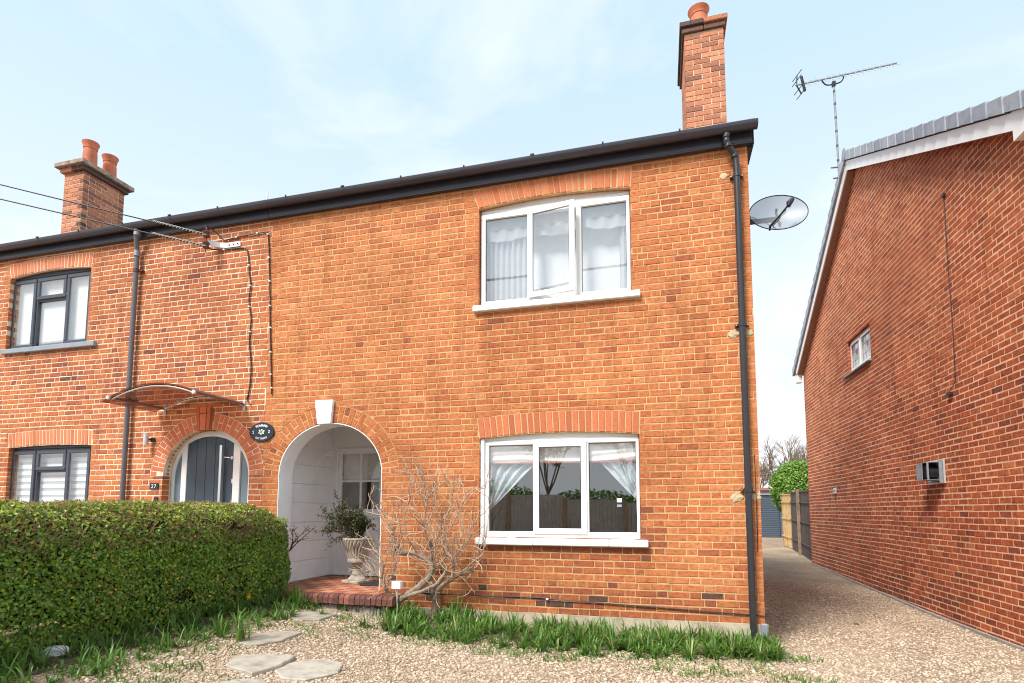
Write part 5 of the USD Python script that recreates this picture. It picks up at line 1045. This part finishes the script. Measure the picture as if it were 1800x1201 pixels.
def rosettes(n, r, tx, ty, ts):
    c = r.randint(0, len(tx), n); a = r.uniform(0, 2*math.pi, n); d = np.abs(r.normal(0, 0.022, n)); return tx[c]+np.cos(a)*d, ty[c]+np.sin(a)*d, a, ts[c]
def tufts(n, r, tx, ty, per=13, rad=0.05):
    c = r.randint(0, len(tx), n); return tx[c]+r.normal(0, rad, n), ty[c]+r.normal(0, rad, n)
def wall_strip(n, r):
    m = 330; tx = r.uniform(-2.95, 1.12, m); wid = np.interp(tx, [-2.95, -2.3, -1.0, 0.2, 1.15], [0.85, 1.0, 0.92, 0.74, 0.42]); ty = -0.10-wid*r.rand(m)**1.15; return rosettes(n, r, tx, ty, r.uniform(0.55, 1.25, m))
def edge_h(X, Y, r): return np.interp(-Y, [0, 0.35, 0.9, 1.3], [0.20, 0.22, 0.18, 0.12])*r.uniform(0.45, 1.15, len(X))
emit('grass', blades(8800, wall_strip, edge_h, 3, 0.52, 0.0062, 0.52), 'grass_blade', kind='stuff', label='strappy green leaves growing along the foot of the cottage wall', cat='grass')
def hedge_strip(n, r):
    m = 200; ty = r.uniform(-4.2, -0.35, m); tx = -4.36+np.interp(ty, [-4.2, -2.5, -1.2, -0.35], [0.75, 0.70, 0.62, 1.0])*r.rand(m)**1.3; return rosettes(n, r, tx, ty, r.uniform(0.5, 1.3, m))
emit('grass', blades(2700, hedge_strip, lambda X, Y, r: np.interp(X, [-4.4, -3.9, -3.5, -3.2], [0.21, 0.17, 0.12, 0.08])*r.uniform(0.45, 1.15, len(X)), 5, 0.47, 0.0062, 0.50), 'grass_blade', kind='stuff', label='strappy green leaves growing along the foot of the hedge', cat='grass')
def moss(n, r): 
    m = 260; q = r.rand(m) < 0.55; SLB = ((-3.3, -2.3, -2.75, -2.0), (-3.62, -3.2, -2.14, -1.46), (-3.88, -3.38, -1.16, -0.54))
    tx = np.where(q, r.uniform(-2.9, 1.35, m), r.uniform(-4.2, -3.0, m)); ty = np.where(q, -0.35-0.95*r.rand(m), r.uniform(-3.6, -0.5, m)); x, y = tufts(n, r, tx, ty, rad=0.07); k = np.ones(n, bool)
    for a, b, c, d in SLB: k &= ~((x > a) & (x < b) & (y > c) & (y < d))
    return x[k], y[k]
emit('weeds', blades(6500, moss, lambda X, Y, r: r.uniform(0.02, 0.06, len(X)), 8, 0.55, 0.005), 'grass_blade', kind='stuff', label='short weeds and moss scattered over the gravel edges', cat='weeds')
def tuft(name, lab, x, y, n, h, seed, cat='plant', mu=0.5):
    emit(name, blades(n, lambda n_, r: (x+r.normal(0, 0.03, n_), y+r.normal(0, 0.03, n_)), lambda X, Y, r: h*r.uniform(0.6, 1.1, len(X)), seed, mu, 0.0065), 'grass_blade', label=lab, cat=cat)
tuft('leaf_tuft', 'tall upright tuft of bulb leaves standing alone in front of the hedge', -3.52, -2.0, 26, 0.36, 4)
tuft('leaf_tuft', 'broad spreading tuft of strap leaves below the brick step', -3.95, -0.62, 60, 0.26, 6, mu=0.6)
tuft('leaf_tuft', 'green leaf tuft beside the second stem of the bare shrub', -2.20, -0.22, 45, 0.34, 7, mu=0.55)
df = thing('daffodil', 'single small yellow daffodil beside the hedge', 'flower'); q = np.array([-4.30, -0.98, float(ground_z(-4.30, -.98))])
emit('stem', MB().tube([q, q+(0.01, -0.01, 0.08), q+(0.03, -0.02, 0.13)], 0.003, 5, 0.4), 'grass_blade', df); h_ = q+(0.035, -0.03, 0.135); pm = MB()
for k in range(6):
    a = k*math.pi/3; e = np.array([math.cos(a), 0.2*math.sin(a), math.sin(a)]); s_ = np.array([-math.sin(a), 0, math.cos(a)]); pm.add([h_, h_+e*0.02+s_*0.010, h_+e*0.038, h_+e*0.02-s_*0.010], [(0, 1, 2), (0, 2, 3)])
emit('petal', pm, 'flower_yellow', df); emit('trumpet', MB().tube([h_, h_+(0, -0.02, 0)], [0.007, 0.011], 8), 'flower_yellow', df)

SL = [('first stepping slab from the brick step, half in the grass', [(-3.86, -0.93), (-3.78, -0.72), (-3.55, -0.57), (-3.40, -0.66), (-3.41, -0.98), (-3.62, -1.12)], 0.25), ('second stepping slab from the step, grey with grass on its edge', [(-3.52, -2.05), (-3.58, -1.74), (-3.42, -1.52), (-3.25, -1.50), (-3.23, -1.83), (-3.34, -2.10)], 0.35),
      ('broad left stepping slab nearest the camera, overlapping its neighbour', [(-3.17, -2.60), (-3.26, -2.36), (-3.08, -2.20), (-2.86, -2.16), (-2.80, -2.40), (-2.86, -2.68)], 0.7), ('broad right stepping slab nearest the camera, out on the gravel', [(-2.855, -2.44), (-2.79, -2.16), (-2.63, -2.06), (-2.44, -2.13), (-2.34, -2.36), (-2.47, -2.60), (-2.64, -2.63)], 0.8),
      ('corner of a fifth slab sunk in the gravel at the lower edge', [(-2.98, -2.95), (-2.90, -2.76), (-2.72, -2.72), (-2.62, -2.80), (-2.70, -3.02)], 0.6)]
for k, (lab, poly, t) in enumerate(SL):
    pts = np.array(poly); ce = pts.mean(0); zt = ground_z(*ce)+0.017+(0.006 if k == 2 else 0) if k < 4 else ground_z(*ce)+0.010
    dens = []; 
    for a, b in zip(pts, np.roll(pts, -1, 0)):
        for s in np.linspace(0, 1, 6)[:-1]: dens.append(a+(b-a)*s+rng.normal(0, 0.004, 2))
    dens = np.array(dens); n = len(dens); ins = dens+(ce-dens)*0.035
    zz = lambda p: ground_z(p[:, 0], p[:, 1])*0.5+ground_z(*ce)*0.5+(zt-ground_z(*ce))
    V = np.vstack([np.c_[dens, zz(dens)-0.06], np.c_[dens, zz(dens)-0.006], np.c_[ins, zz(ins)+rng.normal(0, .0012, n)], np.c_[ce[None], zz(ce[None])]])
    f = []
    for i in range(n):
        j = (i+1) % n
        for o in (0, n): f += [(o+i, o+j, o+n+j), (o+i, o+n+j, o+n+i)]
        f.append((2*n+i, 2*n+j, 3*n))
    mb = MB().add(V, np.array(f), t); emit('paving_slab', mb, 'flagstone', label=lab, cat='paving slab', group='stepping slabs in the gravel')
def stone(name, lab, x, y, s, mat, seed, cat='stone', flat=0.6):
    m = trimesh.creation.icosphere(2, s); v = m.vertices*(0.85+0.4*meshkit.fbm(m.vertices/s*1.3+seed, 2, seed)[:, None])*(1, 1, flat); emit(name, MB().add(v+(x, y, float(ground_z(x, y))+s*flat*0.5), m.faces, 0.95), mat, label=lab, cat=cat)
stone('pale_stone', 'pale round stone at the edge of the grass by the bare shrub', -2.62, -1.05, 0.035, 'urn_stone', 3)
stone('dark_clod', 'small dark clod lying on the gravel drive', 2.35, 1.9, 0.03, 'soil', 5, 'clod', 0.3)
stone('white_rubble', 'white rubble lying under the near end of the hedge', -4.30, -3.02, 0.085, 'white_paint', 7, 'rubble', 0.5)
stone('white_rubble', 'smaller white lump beside the rubble under the hedge', -4.27, -2.72, 0.05, 'white_paint', 8, 'rubble', 0.5)
tag(emit('plaster_flake', MB().box((0.20, -0.30, 0.10), (0.42, -0.20, 0.125), c=0.01), 'filler'), 'pale broken flake lying in the grass by the plinth', 'rubble')

def bed(name, lab, f0, f1, a0, a1, along_x, seed):
    t = np.linspace(a0, a1, 70); v = []
    for k, q in enumerate(t):
        e = 0.12*(meshkit.fbm(np.array([q*2.5, seed, 0.0]), 3, seed)-0.5)
        for s in np.linspace(0, 1, 8):
            w = f0(q)+(f1(q)+e-f0(q))*s; x, y = (q, w) if along_x else (w, q); v.append((x, y, float(ground_z(x, y))+0.018*(float(meshkit.fbm(np.array([x*1.3, y*1.3, 0.0]), 3, 5))-0.5)+0.006+0.012*math.sin(s*math.pi)))
    f = [(k*8+j, k*8+j+1, k*8+8+j+1, k*8+8+j) for k in range(69) for j in range(7)]
    emit(name, MB().add(v, f), 'soil', smooth=True, kind='structure', label=lab)
bed('soil_bed', 'dark soil under the green leaves by the cottage wall', lambda x: -0.02, lambda x: -0.10-0.72*float(np.interp(x, [-2.95, -2.3, -1.0, 0.2, 1.15], [0.85, 1.0, 0.92, 0.74, 0.42])), -2.9, 1.1, True, 3)
bed('soil_bed', 'dark soil under the foot of the hedge', lambda y: -4.75, lambda y: -4.36+0.5*float(np.interp(y, [-4.2, -2.5, -1.2, -0.35], [0.75, 0.70, 0.62, 0.7])), -4.5, -0.45, False, 5)
# loose pebbles where the drive is near
r = np.random.RandomState(99); NP = 110000
x = r.uniform(-4.0, 3.58, NP*3); y = r.uniform(-3.3, 6.0, NP*3); d = np.hypot(x-CAM[0], y-CAM[1]); k = (r.rand(NP*3) < np.clip(3.0/d, 0, 1)**1.4)
k &= ~((y > -0.02) & (x < 1.03)) & ~((x < -3.7) & (r.rand(NP*3) < 0.6)) & ~((y > -0.45) & (x > -4.7) & (x < -2.8)); x, y = x[k][:NP], y[k][:NP]
slabs = prep(unary_union([Polygon(p).buffer(-0.01) for _, p, _ in SL])); from shapely.geometry import Point
inside = np.array([(-4 < a < -2.2 and b < -0.5 and slabs.contains(Point(a, b))) for a, b in zip(x, y)]); x, y = x[~inside], y[~inside]
gp = UsdGeom.PointInstancer.Define(stage, '/World/gravel'); tag(gp.GetPrim(), 'loose tan pebbles covering the drive', 'gravel', None, 'stuff')
protos = []
for i in range(10):
    m = trimesh.creation.icosphere(1, 1.0); v = m.vertices*(1, r.uniform(.65, .95), r.uniform(.45, .7))*(0.8+0.4*meshkit.fbm(m.vertices*1.4+i*3, 2, i)[:, None]); path = '/World/gravel/pebble_%03d' % i if i else '/World/gravel/pebble'
    q = usdkit.mesh(stage, path, (v, m.faces), LOOK['pebble'], smooth=False); UsdGeom.PrimvarsAPI(q).CreatePrimvar('tone', Sdf.ValueTypeNames.FloatArray, 'vertex').Set(Vt.FloatArray(([float(np.clip(0.1+0.1*i, 0, 1))]*len(v)))); protos.append(Sdf.Path(path))
gp.CreatePrototypesRel().SetTargets(protos); n = len(x); sz = r.gamma(5, 0.0012, n)+0.0026
gp.CreateProtoIndicesAttr(Vt.IntArray.FromNumpy(r.choice(10, n, p=[.05, .07, .1, .12, .14, .14, .13, .11, .08, .06]).astype(np.int32)))
zz = ground_z(x, y)+0.018*(meshkit.fbm(np.stack([x*1.3, y*1.3, 0*x], -1), 3, 5)-0.5)
gp.CreatePositionsAttr(Vt.Vec3fArray.FromNumpy(np.stack([x, y, zz+sz*0.25], -1).astype(np.float32))); gp.CreateScalesAttr(Vt.Vec3fArray.FromNumpy(np.stack([sz]*3, -1).astype(np.float32)))
a = r.uniform(0, 2*math.pi, n); gp.CreateOrientationsAttr(Vt.QuathArray([Gf.Quath(float(math.cos(t/2)), 0, 0, float(math.sin(t/2))) for t in a]))

# ------------------------------------------------------------------ end of the drive: fence, garage, evergreen, bare trees
def fence_panel(lab, p0, p1, n, tone, capt, h=1.76, post=None):
    t = thing('timber_fence', lab, 'fence', 'fence panels beside the drive'); p0, p1 = np.array(p0), np.array(p1); d = (p1-p0)/np.linalg.norm(p1-p0); nv = np.array([-d[1], d[0]]); nv = nv if nv[0] < 0 else -nv; L = np.linalg.norm(p1-p0); r_ = np.random.RandomState(int(tone*100)+n)
    for i in range(n):
        s0, s1 = L*i/n, L*(i+1)/n+0.012; a, b = p0+d*s0, p0+d*s1; za, zb = float(ground_z(*a)), float(ground_z(*b)); th = (0.020, 0.006)
        v = []
        for q, z, k in ((a, za, th[0]), (b, zb, th[1])):
            for off in (0, k): v += [(q[0]+nv[0]*off, q[1]+nv[1]*off, z+0.03), (q[0]+nv[0]*off, q[1]+nv[1]*off, z+h)]
        emit('board', MB().add(v, [(0, 1, 3, 2), (4, 6, 7, 5), (0, 4, 5, 1), (2, 3, 7, 6), (1, 5, 7, 3), (0, 2, 6, 4)], float(np.clip(tone+0.08*r_.randn(), 0, 1))), 'fence_board', t)
    for z in (0.35, 0.95, 1.5):
        a, b = p0, p1; v = []
        for q in (a, b):
            zg = float(ground_z(*q))
            for off in (0.022, 0.045): v += [(q[0]+nv[0]*off, q[1]+nv[1]*off, zg+z), (q[0]+nv[0]*off, q[1]+nv[1]*off, zg+z+0.04)]
        emit('rail', MB().add(v, [(0, 1, 3, 2), (4, 6, 7, 5), (0, 4, 5, 1), (2, 3, 7, 6), (1, 5, 7, 3), (0, 2, 6, 4)], float(np.clip(tone+0.05, 0, 1))), 'fence_board', t)
    m = []
    for q in (p0, p1):
        zg = float(ground_z(*q)); m += [(q[0]+nv[0]*o, q[1]+nv[1]*o, zg+z) for o in (-0.015, 0.04) for z in (h, h+0.03)]
    emit('capping', MB().add(m, [(0, 1, 3, 2), (4, 6, 7, 5), (0, 4, 5, 1), (2, 3, 7, 6), (1, 5, 7, 3), (0, 2, 6, 4)], capt), 'fence_board', t)
fence_panel('pale new timber fence panel at the far end', (4.085, 15.6), (4.05, 14.0), 7, 0.93, 0.95)
fence_panel('dark brown fence panel next to the pale one', (4.05, 13.95), (3.90, 12.05), 9, 0.25, 0.4, 1.82)
fence_panel('dark brown fence panel nearest the brick gable', (3.90, 11.95), (3.72, 9.75), 9, 0.22, 0.4, 1.82)
pz = float(ground_z(3.88, 12)); tag(emit('fence_post', MB().box((3.80, 11.95, pz-0.1), (3.88, 12.03, pz+1.9), 0.62, c=0.006), 'fence_board'), 'weathered pale post between the dark fence panels', 'fence post')
gr = thing('garage', 'garage with a slatted blue grey door at the end of the drive', 'garage'); gy = 20.4; gzz = float(ground_z(4.5, gy))
for k in range(22): emit('door_slat', MB().box((3.35, gy, gzz+0.01+k*0.080), (4.86, gy+0.03, gzz+0.01+k*0.080+0.073), c=0.012), 'garage_blue', gr)
emit('door_back', MB().box((3.35, gy+0.031, gzz), (4.86, gy+0.05, gzz+1.78)), 'plastic_black', gr)
emit('door_frame', MB().box((4.865, gy-0.04, gzz), (5.06, gy+0.06, gzz+1.80)).box((3.15, gy-0.04, gzz), (3.345, gy+0.06, gzz+1.80)), 'garage_blue', gr)
emit('lintel', MB().box((3.10, gy-0.05, gzz+1.802), (5.10, gy+0.08, gzz+2.00)), 'grey_sill', gr); emit('roof', MB().box((2.9, gy-0.15, gzz+2.004), (5.9, gy+5, gzz+2.11)), 'red_trim', gr)
emit('wall', MB().box((2.95, gy+0.061, gzz-0.1), (5.8, gy+4.9, gzz+2.0)).box((5.064, gy-0.03, gzz-0.1), (5.8, gy+0.058, gzz+2.0)), 'pink_mortar', gr)
def leaf_ball(name, lab, c, rad, n, size, seed, trunk_z, mat='leaf', cat='tree', mu=0.45, group=None, squash=1.0):
    r = np.random.RandomState(seed); t = thing(name, lab, cat, group); d = r.normal(size=(n, 3)); d /= np.linalg.norm(d, axis=1, keepdims=True); w = 1+0.22*(meshkit.fbm(d*2.5+seed, 3, seed)-0.5)*2; q = np.array(c)+d*np.array(rad)*w[:, None]*(r.rand(n)**0.16)[:, None]
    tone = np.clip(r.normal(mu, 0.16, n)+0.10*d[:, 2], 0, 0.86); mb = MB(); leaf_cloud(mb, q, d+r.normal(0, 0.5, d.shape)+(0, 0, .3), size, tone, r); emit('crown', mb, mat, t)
    emit('trunk', MB().tube([(c[0], c[1], trunk_z), (c[0], c[1], c[2])], [0.09, 0.05], 8, 0.3), 'bark', t); core = trimesh.creation.icosphere(2, 1.0); emit('inner_growth', MB().add(core.vertices*np.array(rad)*0.72+c, core.faces), 'hedge_core', t); return t
leaf_ball('evergreen_tree', 'round clipped evergreen behind the fence panels', (4.98, 17.4, 2.32), (0.98, 0.9, 1.02), 15000, 0.075, 3, float(ground_z(5, 17.4)))
def bare_tree(lab, x, y, h, seed, lean=(0, 0), lev=4, r0=0.12, kids=4, fork=0.35):
    r = np.random.RandomState(seed); t = thing('bare_tree', lab, 'tree'); z = float(ground_z(x, y)); st, tips = [], []
    emit('trunk', MB().tube([(x, y, z-0.1), (x, y, z+h*fork)], [r0, r0*0.75], 9, 0.35), 'bark', t); b = np.array([x, y, z+h*(fork-0.02)])
    for k in range(6): a = k*1.05+r.rand(); grow(b+(0, 0, r.uniform(-.3, .2)), (0.45*math.cos(a)+lean[0], 0.45*math.sin(a), 1.0), h*0.36, r0*0.5, r, lev-1, st, tips, 0.3, 0.25, kids, 5, 0.62, 0.42)
    mb = MB(); [mb.tube(p, np.maximum(ra, 0.008), 4 if lv < 2 else 6, 0.25, cap=False) for p, ra, lv in st]; emit('crown', mb, 'bark', t)
bare_tree('tall leafless tree behind the round evergreen', 7.3, 32.0, 6.6, 5); bare_tree('thin leafless tree close to the cottage corner', 5.95, 33.0, 5.2, 8, r0=0.09); bare_tree('leafless tree half hidden by the brick gable', 8.6, 34.0, 6.0, 9)
stt = tuft('leaf_tuft', 'green weeds at the foot of the far pale fence panel', 4.02, 15.3, 60, 0.35, 9)

# ------------------------------------------------------------------ what stands across the drive, mirrored in the windows
bf = thing('boundary_fence', 'grey timber boundary fence mirrored in the lower window', 'fence'); r_ = np.random.RandomState(2)
for k in range(11):
    x = -14.0+k*1.85; y = -11.5; z = float(ground_z(x, y)); emit('post', MB().box((x-0.05, y-0.05, z-0.1), (x+0.05, y+0.05, z+1.62), 0.80), 'fence_board', bf)
    pm = MB()
    for i in range(14): xx = x+0.06+i*0.125; pm.box((xx, y-0.012, z+0.05), (xx+0.118, y+0.006+0.004*(i % 2), z+1.55), float(np.clip(0.66+0.05*r_.randn(), 0, 1)))
    emit('panel', pm, 'weathered_fence', bf)
for i, (x, y, h, s) in enumerate(((-4.6, -17.5, 9.5, 21), (-1.2, -19.0, 10.5, 22), (2.6, -18.0, 9.0, 23))): bare_tree('leafless tree across the road mirrored in the %s pane' % ('left', 'middle', 'right')[i], x, y, h, s, r0=0.075, lev=5, kids=4, fork=0.22)
leaf_ball('evergreen_tree', 'dark evergreen mirrored behind the fence in the right pane', (1.9, -15.0, 1.7), (1.8, 1.2, 1.7), 9000, 0.12, 31, 0.1); leaf_ball('evergreen_tree', 'dark evergreen mirrored behind the fence in the left pane', (-6.4, -15.0, 1.3), (2.3, 1.2, 1.3), 9000, 0.12, 32, 0.3); leaf_ball('evergreen_tree', 'low dark evergreen mirrored behind the fence in the middle pane', (-2.4, -15.5, 1.1), (2.4, 1.2, 1.1), 9000, 0.12, 33, 0.2)
sc = np.array([[-16 + i, -10.2, 9.0-0.35*math.sin(i/26*math.pi)] for i in range(27)]); tag(emit('street_cable', MB().tube(sc, 0.035, 6), 'cable_black'), 'black street cable mirrored across the upper white window', 'cable')
